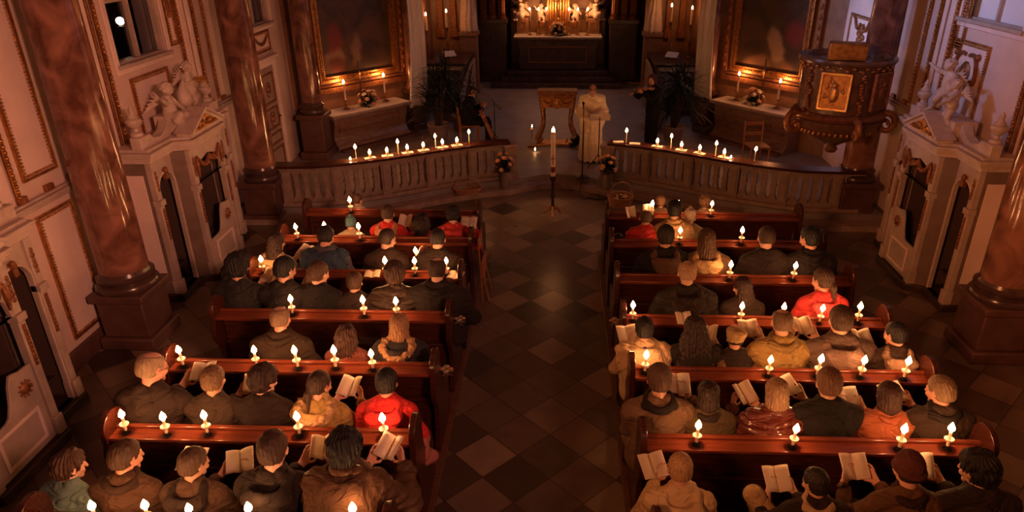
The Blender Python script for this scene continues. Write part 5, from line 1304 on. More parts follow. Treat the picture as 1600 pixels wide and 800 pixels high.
    def bf(a, b):
        w = .30 + .14 * (1 - b) ** 2.0 if sx < 0 else .30 + .10 * (1 - b)
        u = bu + (a - .5) * w * 1.25; f = .045 * math.sin(a * 13 + b * 2) + .02 * math.sin(a * 29 + b * 5)
        return FM @ Vector((u + .05 * math.sin(b * 3) * (1 - b), .55 + f + .05 * math.sin(b * 4.2), zb + b * 4.2))
    b = MB().grid(bf, 40, 40).build('cloth_banner', M['linen'], None, smooth=180, solid=.008)
    tag(b, 'long white cloth banner hanging between the %s painting and the choir' % s, 'banner')

# ------------------------------------------------------------------ pulpit
PC = (4.46, 11.28)
o = thing('pulpit', 'dark marbled pulpit with gilded relief panel and scrolls on the right column', 'pulpit', (*PC, 0))
E_ = Matrix(((1.05, 0, 0, 0), (0, .95, 0, 0), (0, 0, 1, 0), (0, 0, 0, 1)))
pf = lambda prof, nm, m: MB().lathe(prof, 40, E_).build(nm, M[m], o)
M['pulpit_marble'] = mat('brown_marbled_pulpit', (.10, .05, .028), .25, 0, col2=(.17, .085, .045), scale=4, detail=8, dist=1.5)
pf([(.60, 1.98), (.61, 2.3), (.62, 2.78), (.58, 2.78), (.57, 2.0)], 'pulpit_body', 'pulpit_marble')
pf([(.62, 2.76), (.68, 2.78), (.70, 2.82), (.69, 2.86), (.60, 2.87), (.58, 2.80)], 'pulpit_rim', 'pulpit_marble')
pf([(.60, 1.92), (.68, 1.94), (.70, 1.98), (.66, 2.02), (.61, 2.04)], 'lower_moulding', 'old_gold')
pf([(0, 1.30), (.07, 1.31), (.10, 1.36), (.07, 1.42), (.20, 1.50), (.46, 1.62), (.62, 1.78), (.64, 1.90), (.60, 1.93)], 'pulpit_bowl', 'pulpit_marble')
MB().lathe([(0, .0), (.57, .0), (.57, .03), (0, .03)], 40, E_ @ T(0, 0, 2.1)).build('pulpit_floor', M['wood_black'], o)
def drum(a, dr=0):
    return T(0, 0, 0) @ Mx(1.05 * (.615 + dr) * math.cos(a), .95 * (.615 + dr) * math.sin(a), 0, (-math.sin(a), math.cos(a), 0), (0, 0, 1), (math.cos(a), math.sin(a), 0))
for a, m1 in ((R(-118), 'bright_gold'), (R(-52), 'old_gold')):
    D = drum(a)
    pn = MB().box(-.20, 2.14, -.02, .20, 2.66, .02, D).build('relief_panel', M['gold' if m1 == 'bright_gold' else 'old_gold'], o, bevel=.01)
    MB().frame(-.225, 2.115, .225, 2.685, .04, -.01, .045, D).build('panel_frame', M[m1], pn, bevel=.008)
    mb = MB(); rn = random.Random(8)
    mb.ball((0, 2.36, .03), (.07, .12, .035), 12, 8, D); mb.ball((0, 2.50, .04), (.035, .045, .03), 10, 6, D)
    for k in range(18): mb.ball((rn.uniform(-.14, .14), rn.uniform(2.22, 2.60), .02), (rn.uniform(.015, .04), rn.uniform(.015, .04), .018), 7, 5, D)
    mb.build('relief_figure', M[m1], pn, smooth=60)
def scroll(a, sgn, nm='scroll_bracket'):
    D = drum(a, .04); pts = []
    for i in range(40):
        t = i / 39; th = t * 4.4 * PI * .62; r_ = .04 + .13 * t
        pts.append(D @ Vector((sgn * .03 * math.sin(t * 5), 1.80 + r_ * math.sin(th) + .05 * t, .06 + r_ * math.cos(th) * .9)))
    return MB().tube(pts, [.028 + .03 * i / 39 for i in range(40)], 8).build(nm, M['old_gold'], o)
for a in (R(-165), R(-85), R(-15)): scroll(a, 1)
rn = random.Random(2)
for a in (R(-155), R(-85), R(-20)):
    D = drum(a); mb = MB()
    for k in range(16): mb.ball((rn.uniform(-.05, .05), 2.02 + k * .045, .02), (.03 + .02 * rn.random(), .035, .035), 7, 5, D)
    mb.build('carved_pilaster', M['old_gold'], o, smooth=60)
mb = MB(); mb2 = MB()
for k in range(44):
    a = 2 * PI * k / 44; D = drum(a, .0); mb.ball((0, 2.73 + .02 * math.cos(k * PI), .02), (.04, .03, .025), 7, 5, D)
    D = drum(a, -.1); mb2.ball((0, 1.72, .05), (.03, .05, .03), 7, 5, D)
mb.build('leaf_frieze', M['gold'], o, smooth=60); mb2.build('leaf_band', M['gold'], o, smooth=60)
d = MB().box(-.27, -.08, 0, .27, .08, .26).build('book_rest', M['gold'], None, bevel=.025); d.location = (PC[0] - .22, PC[1] - .52, 2.872); d.rotation_euler = (.12, 0, -.25)
tag(d, 'gold brocade book rest lying on the pulpit rim', 'book rest')

# ------------------------------------------------------------------ high altar
o = thing('high_altar', 'dark high altar table with bright gilded tabernacle and white marble edge', 'altar', (-.08, 22.0, .2))
for k, (w, d_) in enumerate(((1.95, .75), (1.70, .45), (1.55, .15))):
    st = MB().box(-w, -d_, k * .14, w, 2.2, k * .14 + .14).build('altar_step', M['marble_dark'], o, bevel=.012)
MB().prism([(-1.15, .42), (1.15, .42), (1.22, .62), (1.18, .95), (1.26, 1.30), (-1.26, 1.30), (-1.18, .95), (-1.22, .62)], .05, .95, Matrix(((1, 0, 0, 0), (0, 0, 1, 0), (0, 1, 0, 0), (0, 0, 0, 1)))).build('altar_block', M['marble_dark'], o, bevel=.02)
MB().box(-1.33, 0, 1.30, 1.33, 1.0, 1.36).build('altar_top', M['marble_altar'], o, bevel=.01)
MB().box(-1.34, -.02, 1.36, 1.34, .98, 1.40).build('altar_cloth', M['linen'], o, bevel=.006)
mb = MB().frame(-.9, .62, .9, 1.12, .04, -.0, .05, Matrix(((1, 0, 0, 0), (0, 0, -1, .06), (0, 1, 0, 0), (0, 0, 0, 1))))
mb.build('antependium_frame', M['old_gold'], o, bevel=.006)
for s in (-1, 1):
    a, b = sorted((s * 1.28, s * .92))
    g = MB().box(a, .62, 1.40, b, .98, 1.86).build('gradine', M['altar_wall'], o, bevel=.01)
    MB().frame(a + .08, 1.52, b - .08, 1.76, .03, 0, .02, Matrix(((1, 0, 0, 0), (0, 0, -1, .62), (0, 1, 0, 0), (0, 0, 0, 1)))).build('gradine_frame', M['gold'], g)
    a, b = sorted((s * .66, s * .34)); g = MB().box(a, .58, 1.40, b, .98, 1.78).build('gradine', M['altar_wall'], o, bevel=.01)
    MB().lathe([(.085, 0), (.085, .02), (.05, .03), (0, .03)], 20, T((a + b) / 2, .58, 1.68) @ RX(PI / 2)).build('rosette', M['gold'], g)
tb = MB().box(-.36, .7, 1.40, .36, 1.05, 2.5).build('tabernacle', M['gold'], o, bevel=.02)
mb = MB()
for k in range(9): mb.lathe([(.03, 1.48), (.026, 1.6), (.026, 2.35), (.034, 2.45)], 8, T(-.30 + k * .075, .69, 0))
mb.build('fluted_front', M['bright_gold'], tb)
MB().box(-.42, .66, 2.5, .42, 1.1, 2.62).prism([(-.42, 2.62), (.42, 2.62), (.2, 2.82), (0, 2.95), (-.2, 2.82)], .7, 1.1, Matrix(((1, 0, 0, 0), (0, 0, 1, 0), (0, 1, 0, 0), (0, 0, 0, 1)))).build('tabernacle_gable', M['bright_gold'], tb, bevel=.015)
rr = MB().box(-1.5, 1.1, .2, 1.5, 1.5, 2.1).box(-1.3, 1.1, 2.1, 1.3, 1.5, 4.6).build('reredos', M['altar_wall'], o, bevel=.02)
ORD6 = ['farthest left', 'second from the left', 'third from the left', 'third from the right', 'second from the right', 'farthest right']
for i, px in enumerate((828, 841.5, 853.5, 889, 902.5, 917.5)):
    q = aty(px, 40, 22.35); big_candle((q.x, 22.35, 1.60), 'lit candle on the high altar, %s of six' % ORD6[i], .42, .30, .02, 'high altar candles', CANDLE_W * 2)
bouquet((-.08, 22.3, 1.60), 'large bouquet in the middle of the high altar before the tabernacle', .36, .40, 26, ((.8, .6, .45), (.6, .32, .2), (.7, .5, .36)), seed=6, leaves=160)
crucifix((-.08, 22.58, 2.0), 'dark crucifix before the gilded tabernacle of the high altar', .75, PI)
for s, nm in ((-1, 'left'), (1, 'right')):
    w = sorted((s * 1.50, s * 2.5))
    pl = thing('altar_plinth', 'dark marble plinth with a cluster of gilded columns, %s of the high altar' % nm, 'plinth', (-.08 + s * 2.0, 22.3, .2), 0, None)
    MB().box(-.42, -.1, 0, .42, .9, 1.86).box(-.46, -.14, 1.74, .46, .94, 1.88).box(-.46, -.14, 0, .46, .94, .14).build('plinth_block', M['marble_dark'], pl, bevel=.02)
    for k in range(3):
        x = -.27 + .27 * k
        mb = MB()
        for q in range(10):
            a = 2 * PI * q / 10; mb.tube([(x + .085 * math.cos(a), .12 + .085 * math.sin(a), 2.0), (x + .07 * math.cos(a), .12 + .07 * math.sin(a), 5)], .028, 6)
        mb.lathe([(.15, 1.88), (.155, 1.93), (.12, 1.97), (.135, 2.0), (.1, 2.03)], 18, T(x, .12, 0)); mb.lathe([(.09, 2.0), (.08, 5)], 12, T(x, .12, 0))
        mb.build('fluted_column', M['old_gold'], pl)

# ------------------------------------------------------------------ carved figures
def putto_mesh(nm, j, wings=True, drape=None, h=.009):
    s = Sdf(); pel, ch, hd = V3(j['pel']), V3(j['ch']), V3(j['hd'])
    s.ell(pel, (.085, .075, .075)); s.ell((pel + ch) / 2 + V3((0, j.get('face', 1) * .02, 0)), (.08, .08, .085), .05); s.ell(ch, (.085, .068, .075), .04)
    s.cap(ch + V3((0, 0, .05)), hd - V3((0, 0, .05)), .036, .036, .02)
    s.ell(hd, (.068, .074, .076), .015); f = V3(j.get('look', (0, 1, 0))); f = f / np.linalg.norm(f)
    s.ell(hd + f * .03 - V3((0, 0, .028)), (.045, .045, .04), .03); s.ell(hd + f * .076 - V3((0, 0, .01)), (.011, .011, .014), .012)
    sd = np.cross(f, V3((0, 0, 1)))
    for x in (-1, 1):
        s.ell(hd + sd * x * .025 + f * .072 + V3((0, 0, .01)), (.010, .010, .008), .008, sub=True); s.ell(hd + sd * x * .035 + f * .045 - V3((0, 0, .025)), (.02, .02, .018), .015)
    rn = random.Random(len(nm))
    for i in range(26):
        a, b = 2.4 * i, -.2 + 1.6 * i / 26
        d_ = V3((math.cos(a) * math.cos(b), math.sin(a) * math.cos(b), math.sin(b)))
        if d_ @ f < .55: s.ell(hd + d_ * .072, (.02, .02, .02), .008)
    for n in ('l', 'r'):
        s.cap(j['sh' + n], j['el' + n], .036, .030, .02); s.cap(j['el' + n], j['wr' + n], .030, .021, .008)
        w = V3(j['wr' + n]); e = V3(j['el' + n]); fd = (w - e) / np.linalg.norm(w - e); s.ell(w + fd * .02, (.02, .02, .018), .01)
        ac = V3((0, 0, 1)) if abs(fd[2]) < .8 else V3((1, 0, 0)); ac = np.cross(fd, ac); ac /= np.linalg.norm(ac)
        for k in range(4): s.cap(w + fd * .03 + ac * (k - 1.5) * .010, w + fd * .058 + ac * (k - 1.5) * .0125, .0055, .0045, .003)
        s.cap(w + fd * .015 + ac * .016, w + fd * .035 + ac * .032, .006, .005, .004)
        s.cap(j['hip' + n], j['kn' + n], .058, .042, .03); s.cap(j['kn' + n], j['an' + n], .043, .025, .012); s.cap(j['an' + n], j['to' + n], .024, .018, .012)
    if wings:
        b = -f
        for x in (-1, 1):
            for k in range(6): s.cap(ch + b * .06 + sd * x * .03, ch + b * (.12 + .01 * k) + sd * x * (.07 + .03 * k) + V3((0, 0, .10 - .045 * k)), .02, .012, .012)
    if drape:
        for a, b, r1, r2 in drape: s.cap(a, b, r1, r2, .04)
    s.post = lambda P, d: d - .0025 * wob(P, 40, 1)
    return s.mesh(nm, (-.45, -.42, -.06), (.45, .42, .98), h)
def putto(loc, label, j, rz=0, sc=1.0, m='white_stone', **k):
    o = put('putto_figure', putto_mesh('putto_figure', j, **k), M[m]); o.location = loc; o.rotation_euler = (0, 0, rz); o.scale = (sc,) * 3
    return tag(o, label, 'statue', k.get('group'))
def stand_j(arm1, arm2, look=(0, 1, 0), bend=.0, leg=.1):
    return dict(pel=(0, 0, .34), ch=(bend, .0, .50), hd=(bend * 1.5, .03, .66), look=look, shl=(-.075 + bend, 0, .535), shr=(.075 + bend, 0, .535), ell=arm1[0], wrl=arm1[1], elr=arm2[0], wrr=arm2[1],
                hipl=(-.045, 0, .31), hipr=(.045, 0, .31), knl=(-.06, .05, .17), knr=(.06 + leg * .3, .09, .19), anl=(-.06, -.01, .03), anr=(.07 + leg, .05, .05), tol=(-.07, .05, .02), tor=(.08 + leg, .12, .03))
def sit_j(arm1, arm2, look=(0, 1, 0), bend=0.0):
    return dict(pel=(0, 0, .10), ch=(bend, .02, .27), hd=(bend * 1.6, .05, .43), look=look, shl=(-.075 + bend, .02, .305), shr=(.075 + bend, .02, .305), ell=arm1[0], wrl=arm1[1], elr=arm2[0], wrr=arm2[1],
                hipl=(-.045, .02, .08), hipr=(.045, .02, .08), knl=(-.08, .17, .09), knr=(.07, .18, .12), anl=(-.09, .19, -.05), anr=(.05, .15, -.02), tol=(-.09, .26, -.04), tor=(.05, .22, -.03))
# left pair: faces the nave (+x) ; local +y turned to +x
putto((-5.24, 9.16, 2.27), 'seated cream putto reaching to its companion on the left confessional', sit_j(((-.15, .03, .22), (-.12, .14, .14)), ((.15, .09, .27), (.26, .11, .33)), (.5, 1, -.1), .02), -PI / 2 + .0, 1.08, drape=[((-.08, .12, .06), (.10, .14, .05), .06, .05)])
putto((-5.26, 9.80, 2.27), 'standing cream putto holding a gilded book on the left confessional', stand_j(((-.16, .07, .44), (-.10, .17, .46)), ((.15, .08, .43), (.07, .18, .47)), (-.5, 1, -.35), -.03), -PI / 2 - .25, .94, drape=[((-.06, .04, .33), (.10, .02, .16), .05, .03), ((.08, .02, .38), (.12, -.02, .12), .03, .025)])
b = MB().box(-.075, -.05, -.012, .075, .05, .012).build('gilded_book', M['bright_gold'], None, bevel=.005); b.matrix_world = T(-5.07, 9.83, 2.72) @ RZ(.4) @ RX(.5); tag(b, 'small gilded book in the hands of the standing left putto', 'book')
v = put('draped_shield', Sdf().ell((0, 0, .16), (.09, .10, .15)).cap((0, 0, .3), (.02, .02, .38), .04, .02, .04).mesh('draped_shield', (-.2, -.2, -.02), (.2, .2, .48), .012), M['white_stone']); v.location = (-5.16, 9.48, 2.38); tag(v, 'rounded cream stone shield between the two left putti', 'shield')
# right pair, facing -x
putto((5.24, 9.66, 2.34), 'cream putto with outstretched arm standing on the right confessional', stand_j(((-.17, .06, .50), (-.27, .16, .56)), ((.17, .07, .56), (.30, .10, .62)), (.25, 1, -.15), .02), PI / 2 + .2, 1.0, drape=[((-.07, .03, .36), (.11, .03, .28), .05, .05), ((.10, .0, .30), (.14, -.02, .08), .04, .03)])
putto((5.12, 9.22, 2.27), 'cream putto bending to its companion on the right confessional', stand_j(((-.16, .08, .45), (-.24, .17, .40)), ((.10, .13, .47), (-.02, .20, .46)), (-.6, 1, -.5), .04, .05), PI / 2 - .5, .84, drape=[((-.1, .02, .38), (.12, .02, .24), .07, .06), ((.12, 0, .3), (.2, .05, .12), .05, .03)])
# angels on the high altar
for s, nm in ((-1, 'left'), (1, 'right')):
    putto((-.08 + s * 1.12, 22.72, 2.08), 'kneeling pale angel on the %s end of the high altar' % nm, sit_j(((-.14, .12, .33), (-.03, .22, .40)), ((.14, .12, .33), (.03, .22, .40)), (0, 1, .1), 0), PI + s * 1.1, 1.25, 'white_stone', drape=[((-.1, .08, .05), (.1, .1, .05), .09, .08), ((0, -.05, .1), (0, -.22, .04), .09, .03)])
    putto((-.08 + s * .52, 22.78, 2.0), 'small pale angel beside the %s side of the tabernacle' % nm, sit_j(((-.15, .06, .24), (-.18, .15, .2)), ((.15, .08, .33), (.2, .16, .42)), (-s * .4, 1, 0), 0), PI, .95, 'white_stone')
def robed_statue(loc, label, rz):
    s = Sdf()
    s.cap((0, 0, .95), (0, .02, .05), .17, .25, .05); s.ell((0, .0, 1.15), (.19, .13, .24), .06); s.cap((0, 0, 1.35), (0, .01, 1.5), .06, .05, .03); s.ell((0, .03, 1.60), (.075, .09, .11), .02); s.ell((0, .12, 1.585), (.012, .014, .02), .012); s.ell((0, .02, 1.48), (.06, .07, .07), .04)
    for x in (-1, 1): s.cap((x * .18, 0, 1.32), (x * .25, .06, 1.06), .085, .09, .04); s.cap((x * .25, .06, 1.06), (x * .08, .22, 1.15), .085, .06, .03); s.ell((x * .05, .25, 1.18), (.03, .03, .05), .01)
    s.plane((0, 0, 0), (0, 0, -1), .004)
    s.post = lambda P, d: d - .018 * np.sin(np.arctan2(P[:, 0], P[:, 1]) * 11 + 3 * P[:, 2] + 1.5 * wob(P, 5)) * np.clip((1.35 - P[:, 2]) * 2, 0, 1)
    o = put('robed_statue', s.mesh('robed_statue', (-.42, -.36, -.02), (.42, .40, 1.76), .016), M['white_stone']); o.location = loc; o.rotation_euler = (0, 0, rz); return tag(o, label, 'statue')
for s, nm in ((-1, 'left'), (1, 'right')):
    b = MB().box(-.24, -.22, 0, .24, .22, 1.6).box(-.28, -.26, 1.6, .28, .26, 1.72).box(-.28, -.26, 0, .28, .26, .16).build('statue_pedestal', M['marble_altar'], None, bevel=.015); b.location = (s * 2.62, 20.8, .2); tag(b, 'stone pedestal under the robed statue %s of the high altar' % nm, 'pedestal')
    robed_statue((s * 2.62, 20.8, 1.92), 'pale robed statue on a pedestal, %s of the high altar' % nm, PI - s * .3)
# ------------------------------------------------------------------ people in the choir
def standing(elr, wrr, ell, wrl, hfr, hnr, hfl, hnl, curl=(.35, .5)):
    return dict(pel=(0, 0, .95), neck=(0, .015, 1.46), shl=(-.185, 0, 1.39), shr=(.185, 0, 1.39), ell=ell, elr=elr, wrl=wrl, wrr=wrr, hfl=hfl, hfr=hfr, hnl=hnl, hnr=hnr,
                hipl=(-.09, 0, .92), hipr=(.09, 0, .92), knl=(-.10, .03, .50), knr=(.10, .03, .50), anl=(-.11, -.02, .09), anr=(.11, -.02, .09), tol=(-.14, .15, .035), tor=(.14, .15, .035), curl=curl)
def figure(loc, rz, label, j, hv, robe, robe_col, hair, hc, sc=1.0, box=1.9, skin=0, rname='robe'):
    Mh = head_matrix(hv, j['neck'])
    o = put('person', body_sdf(j, Mh).mesh('person', (-.55, -.3, -.02), (.55, .75, box), .006), SKINS[skin]); o.location = loc; o.rotation_euler = (0, 0, rz); o.scale = (sc,) * 3
    tag(o, label, 'person'); put(rname, robe, cloth(robe_col, .85), o)
    h = put('hair', hair_mesh(hair), hair_mat(hc), o); h.matrix_local = Mh
    for x in (-1, 1):
        q = put('shoe', SHOE, M['black_cloth'], o); q.location = (x * .125, -.01, 0)
    return o
# celebrant in a long pale vestment
j = standing((.26, .05, 1.14), (.05, .27, 1.10), (-.26, .05, 1.14), (-.05, .27, 1.12), (-.8, .45, .1), (-.2, -.6, -.7), (.8, .45, .05), (.2, -.6, -.7), (.25, .35))
s = Sdf(); s.cap((0, 0, 1.05), (0, .02, .10), .20, .27, .06); s.ell((0, .0, 1.22), (.215, .155, .25), .06); s.torus((0, .015, 1.455), .075, .024, .02, rot=(.2, 0, 0))
for x, n in ((-1, 'l'), (1, 'r')):
    s.cap((x * .06, .005, 1.44), V3(j['sh' + n]), .075, .085, .05); s.cap(j['sh' + n], j['el' + n], .092, .105, .05); s.cap(j['el' + n], (x * .09, .235, 1.105), .10, .075, .03); s.cap((x * .24, .06, 1.08), (x * .20, .10, .78), .09, .05, .06)
s.plane((0, 0, .04), (0, 0, -1), .01)
s.post = lambda P, d: d - .016 * np.sin(np.arctan2(P[:, 0], P[:, 1] + .001) * 12 + 2.0 * wob(P, 4)) * np.clip((1.15 - P[:, 2]) * 1.6, 0, 1) - .006 * wob(P, 15)
figure((.66, 14.2, .2), PI, 'priest in a long pale cream vestment standing with folded hands at the gate', j, 'low', s.mesh('robe', (-.5, -.42, 0), (.5, .5, 1.56), .013), (1.05, .84, .58), 'thin', (.30, .16, .09), .93, 1.9, 1)
# violinist in black
j = standing((.30, .22, 1.18), (.20, .42, 1.28), (-.28, .22, 1.22), (-.24, .46, 1.40), (-.3, .8, .3), (-.3, -.3, -.9), (.2, .6, .7), (.9, 0, .3), (.5, .9))
s = Sdf(); s.ell((0, 0, .98), (.19, .15, .22)); s.ell((0, 0, 1.22), (.19, .14, .22), .06); s.torus((0, .015, 1.465), .068, .02, .02, rot=(.2, 0, 0))
for x, n in ((-1, 'l'), (1, 'r')):
    s.cap((x * .06, .005, 1.44), V3(j['sh' + n]), .07, .078, .05); s.cap(j['sh' + n], j['el' + n], .075, .062, .03); e, w = V3(j['el' + n]), V3(j['wr' + n]); s.cap(e, w - (w - e) * .1, .06, .045, .02); s.cap((x * .09, 0, .9), (x * .11, 0, .1), .11, .09, .04)
s.plane((0, 0, .05), (0, 0, -1), .01); s.post = lambda P, d: d - .006 * wob(P, 15) - .004 * np.sin(30 * P[:, 2] + 3 * wob(P, 6))
figure((2.02, 15.15, .2), R(115), 'musician with reddish hair in black playing a violin behind the right rail', j, 'left', s.mesh('clothes', (-.5, -.3, 0), (.5, .62, 1.56), .013), (.015, .013, .015), 'bob', (.20, .07, .03), .93, 1.9, 1, 'clothes')
def violin(nm, L, label, cat):
    o = thing(nm, label, cat)
    def prof(z):   # half width along the body 0..1
        return L * (.16 * math.exp(-((z - .22) / .2) ** 2) + .13 * math.exp(-((z - .82) / .16) ** 2) + .065)
    ed = [(prof(0) * .5, 0)] + [(prof(i / 20), i / 20 * L * .6) for i in range(1, 20)] + [(prof(1) * .5, L * .6)]
    MB().prism(ed + [(-u, v) for u, v in reversed(ed)], -.035 * L, .035 * L).build('body', M['wood_chair'], o, bevel=.006 * L)
    MB().box(-.02 * L, .55 * L, .03 * L, .02 * L, .94 * L, .055 * L).build('neck', M['wood_black'], o)
    MB().tube([(0, .93 * L + .03 * L * math.sin(t) * 1, .045 * L + .03 * L * math.cos(t) - .03 * L) for t in [i * .4 for i in range(13)]], .014 * L, 6).build('scroll', M['wood_chair'], o)
    MB().box(-.03 * L, .2 * L, .03 * L, .03 * L, .22 * L, .07 * L).box(-.018 * L, .02 * L, .035 * L, .018 * L, .17 * L, .05 * L).build('bridge', M['wood_black'], o)
    return o
v = violin('violin', .6, 'small brown violin held up by the musician in black', 'violin'); v.matrix_world = T(2.02, 15.15, .2) @ RZ(R(115)) @ T(-.10, .12, 1.36) @ RZ(.30) @ RX(.05)
bw = MB().tube([(0, 0, 0), (.30, .12, .02), (.62, .20, -.02)], .006, 6).build('violin_bow', M['wood_chair'], None); bw.matrix_world = T(2.02, 15.15, .2) @ RZ(R(115)) @ T(-.30, .30, 1.44); tag(bw, 'thin bow of the violin', 'bow')
# cellist
ce = person((-2.02, 15.35, .2), 'cellist with dark hair in black clothes on a chair by the left plants', 'short', (.03, .018, .013), (.016, .014, .016), 'coat', 'C', 'left', rz=R(-78), sc=.98, group=None)
def chair(loc, rz, label):
    o = thing('wooden_chair', label, 'chair', loc, rz, None)
    MB().box(-.21, -.20, .43, .21, .22, .46).build('seat', M['wood_chair'], o, bevel=.01)
    for x in (-.19, .19):
        MB().tube([(x, .20, 0), (x, .20, .43)], .018, 6).build('leg', M['wood_chair'], o)
        MB().tube([(x, -.20, 0), (x, -.20, .44), (x, -.25, .88)], .018, 6).build('leg', M['wood_chair'], o)
    for z in (.62, .82):
        MB().box(-.19, -.245 - (z - .6) * .1, z - .035, .19, -.225 - (z - .6) * .1, z + .035).build('back_rail', M['wood_chair'], o, bevel=.005)
    return o
chair((-2.02, 15.35, .2), R(-78), 'wooden chair under the cellist')
chair((4.0, 13.9, .2), PI + .15, 'empty wooden chair behind the right communion rail beside the pulpit')
v = violin('cello', 1.22, 'brown cello leaning between the knees of the cellist', 'cello'); v.matrix_world = T(-1.48, 15.30, .33) @ RZ(R(-78) + PI) @ RX(R(68))
bw = MB().tube([(0, 0, 0), (.3, .02, .03), (.68, .03, .0)], .007, 6).build('cello_bow', M['wood_chair'], None); bw.matrix_world = T(-1.55, 15.12, .92) @ RZ(.5) @ RY(-.35); tag(bw, 'bow drawn across the cello', 'bow')
def music_stand(loc, rz, label, m='iron', tilt=.9, w=.24, desk=1.0, pages=False):
    o = thing('music_stand', label, 'music stand', loc, rz)
    MB().tube([(0, 0, .25), (0, 0, desk)], .011, 8).build('pole', M['iron'], o)
    for k in range(3):
        a = k * 2 * PI / 3 + .4; MB().tube([(0, 0, .28), (.24 * math.cos(a), .24 * math.sin(a), .012)], .009, 6).build('leg', M['iron'], o)
    hd = .15 if m == 'iron' else .075
    d = MB().box(-w, -hd, -.006, w, hd, .006).box(-w, -hd, 0, w, -hd + .01, .04).build('desk', M[m], o, bevel=.004); d.matrix_local = T(0, 0, desk) @ RX(tilt)
    return o, d
music_stand((-1.42, 15.1, .2), R(105), 'black music stand in front of the cellist')
o, d = music_stand((.80, 13.72, .2), PI, 'slim reading stand with gilded openwork desk before the priest', 'white_paint', 1.25, .20, 1.04)
mb = MB(); 
for k in range(9): mb.tube([(-.2 + k * .05 + .018 * math.cos(t), -.03 + .055 * math.sin(t), .012) for t in [i * PI / 5 for i in range(10)]], .005, 5, True)
mb.build('openwork', M['white_stone'], d)
# microphone
o = thing('microphone_stand', 'black microphone stand with cable on the step before the priest', 'microphone', (.50, 12.75, .1))
o.location = (.46, 13.1, .2)
MB().lathe([(.13, 0), (.13, .015), (.03, .03), (.014, .05), (.012, 1.12), (.016, 1.12)], 18).build('stand', M['iron'], o)
MB().tube([(0, 0, 1.10), (.0, .18, 1.26), (0, .30, 1.30)], .008, 6).build('boom', M['iron'], o)
MB().lathe([(.012, 0), (.014, .12), (.024, .13), (.028, .16), (.02, .185), (0, .19)], 12, T(0, .29, 1.30) @ RX(-1.2)).build('microphone', M['iron'], o)
cb = MB().tube([(.50, 13.0, .206), (.45, 12.86, .206), (.40, 12.7, .03), (.48, 12.45, .008), (.75, 12.4, .008), (.78, 12.62, .008), (.60, 12.66, .012), (.55, 12.5, .016), (.7, 12.38, .008), (1.0, 12.5, .008), (1.25, 12.9, .008)], .007, 6).build('microphone_cable', M['iron'], None); tag(cb, 'black cable looping over the tiles at the foot of the microphone stand', 'cable')

# ------------------------------------------------------------------ carved ambo, flowers, candle, baskets
o = thing('carved_ambo', 'open gilded ambo with garlands and an oval medallion, left of the priest', 'ambo', (-.05, 15.4, .2), PI)
XZ = Matrix(((1, 0, 0, 0), (0, 0, 1, 0), (0, 1, 0, 0), (0, 0, 0, 1)))
MB().box(-.44, -.18, 1.14, .44, .18, 1.22).box(-.40, -.15, 1.06, .40, .15, 1.14).build('ambo_top', M['old_gold'], o, bevel=.015)
for s in (-1, 1):
    pts = [(s * .34, 0, 1.08), (s * .33, 0, .85), (s * .30, 0, .6), (s * .31, 0, .42), (s * .38, 0, .25), (s * .44, 0, .12), (s * .40, 0, .05), (s * .34, 0, .10), (s * .36, 0, .16)]
    MB().tube(pts, [.075, .06, .05, .055, .065, .06, .05, .04, .03], 8).build('scrolled_leg', M['old_gold'], o)
    mb = MB()
    for k in range(10): mb.ball((s * (.33 - .004 * k), .05, 1.0 - .055 * k), (.045, .035, .04), 7, 5)
    mb.build('leaf_carving', M['gold'], o, smooth=60)
mb = MB().box(-.36, -.1, .84, .36, .1, 1.06)
for s in (-1, 1): mb.tube([(s * (.19 + .13 * t), .11, 1.0 - .09 * (1 - t * t)) for t in [i / 6 - 1 for i in range(13)]], [.02 + .016 * math.sin(PI * i / 12) for i in range(13)], 6)
mb.build('garland', M['gold'], o, smooth=60)
MB().tube([(.07 * math.cos(a), .12, .94 + .10 * math.sin(a)) for a in [i * PI / 10 for i in range(20)]], .02, 6, True).ball((0, .11, .94), (.05, .02, .075), 12, 6).build('medallion', M['bright_gold'], o)
MB().box(-.46, -.2, 0, .46, .2, .05).build('base', M['gold'], o, bevel=.012)
bouquet((.40, 15.15, .2), 'dark flower arrangement on the floor at the foot of the gilded ambo', .24, .32, 8, ((.35, .14, .08), (.45, .3, .2)), None, 11, 'sanctuary flowers', 120)
for (x, y, z), w in (((-.60, 15.1, .62), 'upper'), ((-.52, 14.75, .2), 'lower')):
    o = thing('votive_lamp', '%s glowing glass votive lamp left of the gilded ambo' % w, 'lamp', (x, y, z))
    if z > .5: MB().lathe([(.10, -.42), (.10, -.40), (.015, -.38), (.015, -.02), (.05, 0), (.05, .005), (0, .005)], 14).build('stem', M['brass'], o)
    MB().lathe([(.03, .005), (.045, .03), (.045, .09), (.041, .09), (.041, .03), (.0, .012)], 14).build('glass_cup', M['glass'], o); flame(o, .03, FLS, .7)
for (x, y), lab, sd in (((-1.04, 12.72), 'flower vase at the left gate post of the communion rail', 21), ((.92, 12.72), 'flower vase at the right gate post of the communion rail', 22)):
    bouquet((x, y, .1), lab, .22, .34, 12, ((.85, .42, .20), (.8, .5, .3), (.75, .33, .16)), .34, sd, 'gate vases', 80)
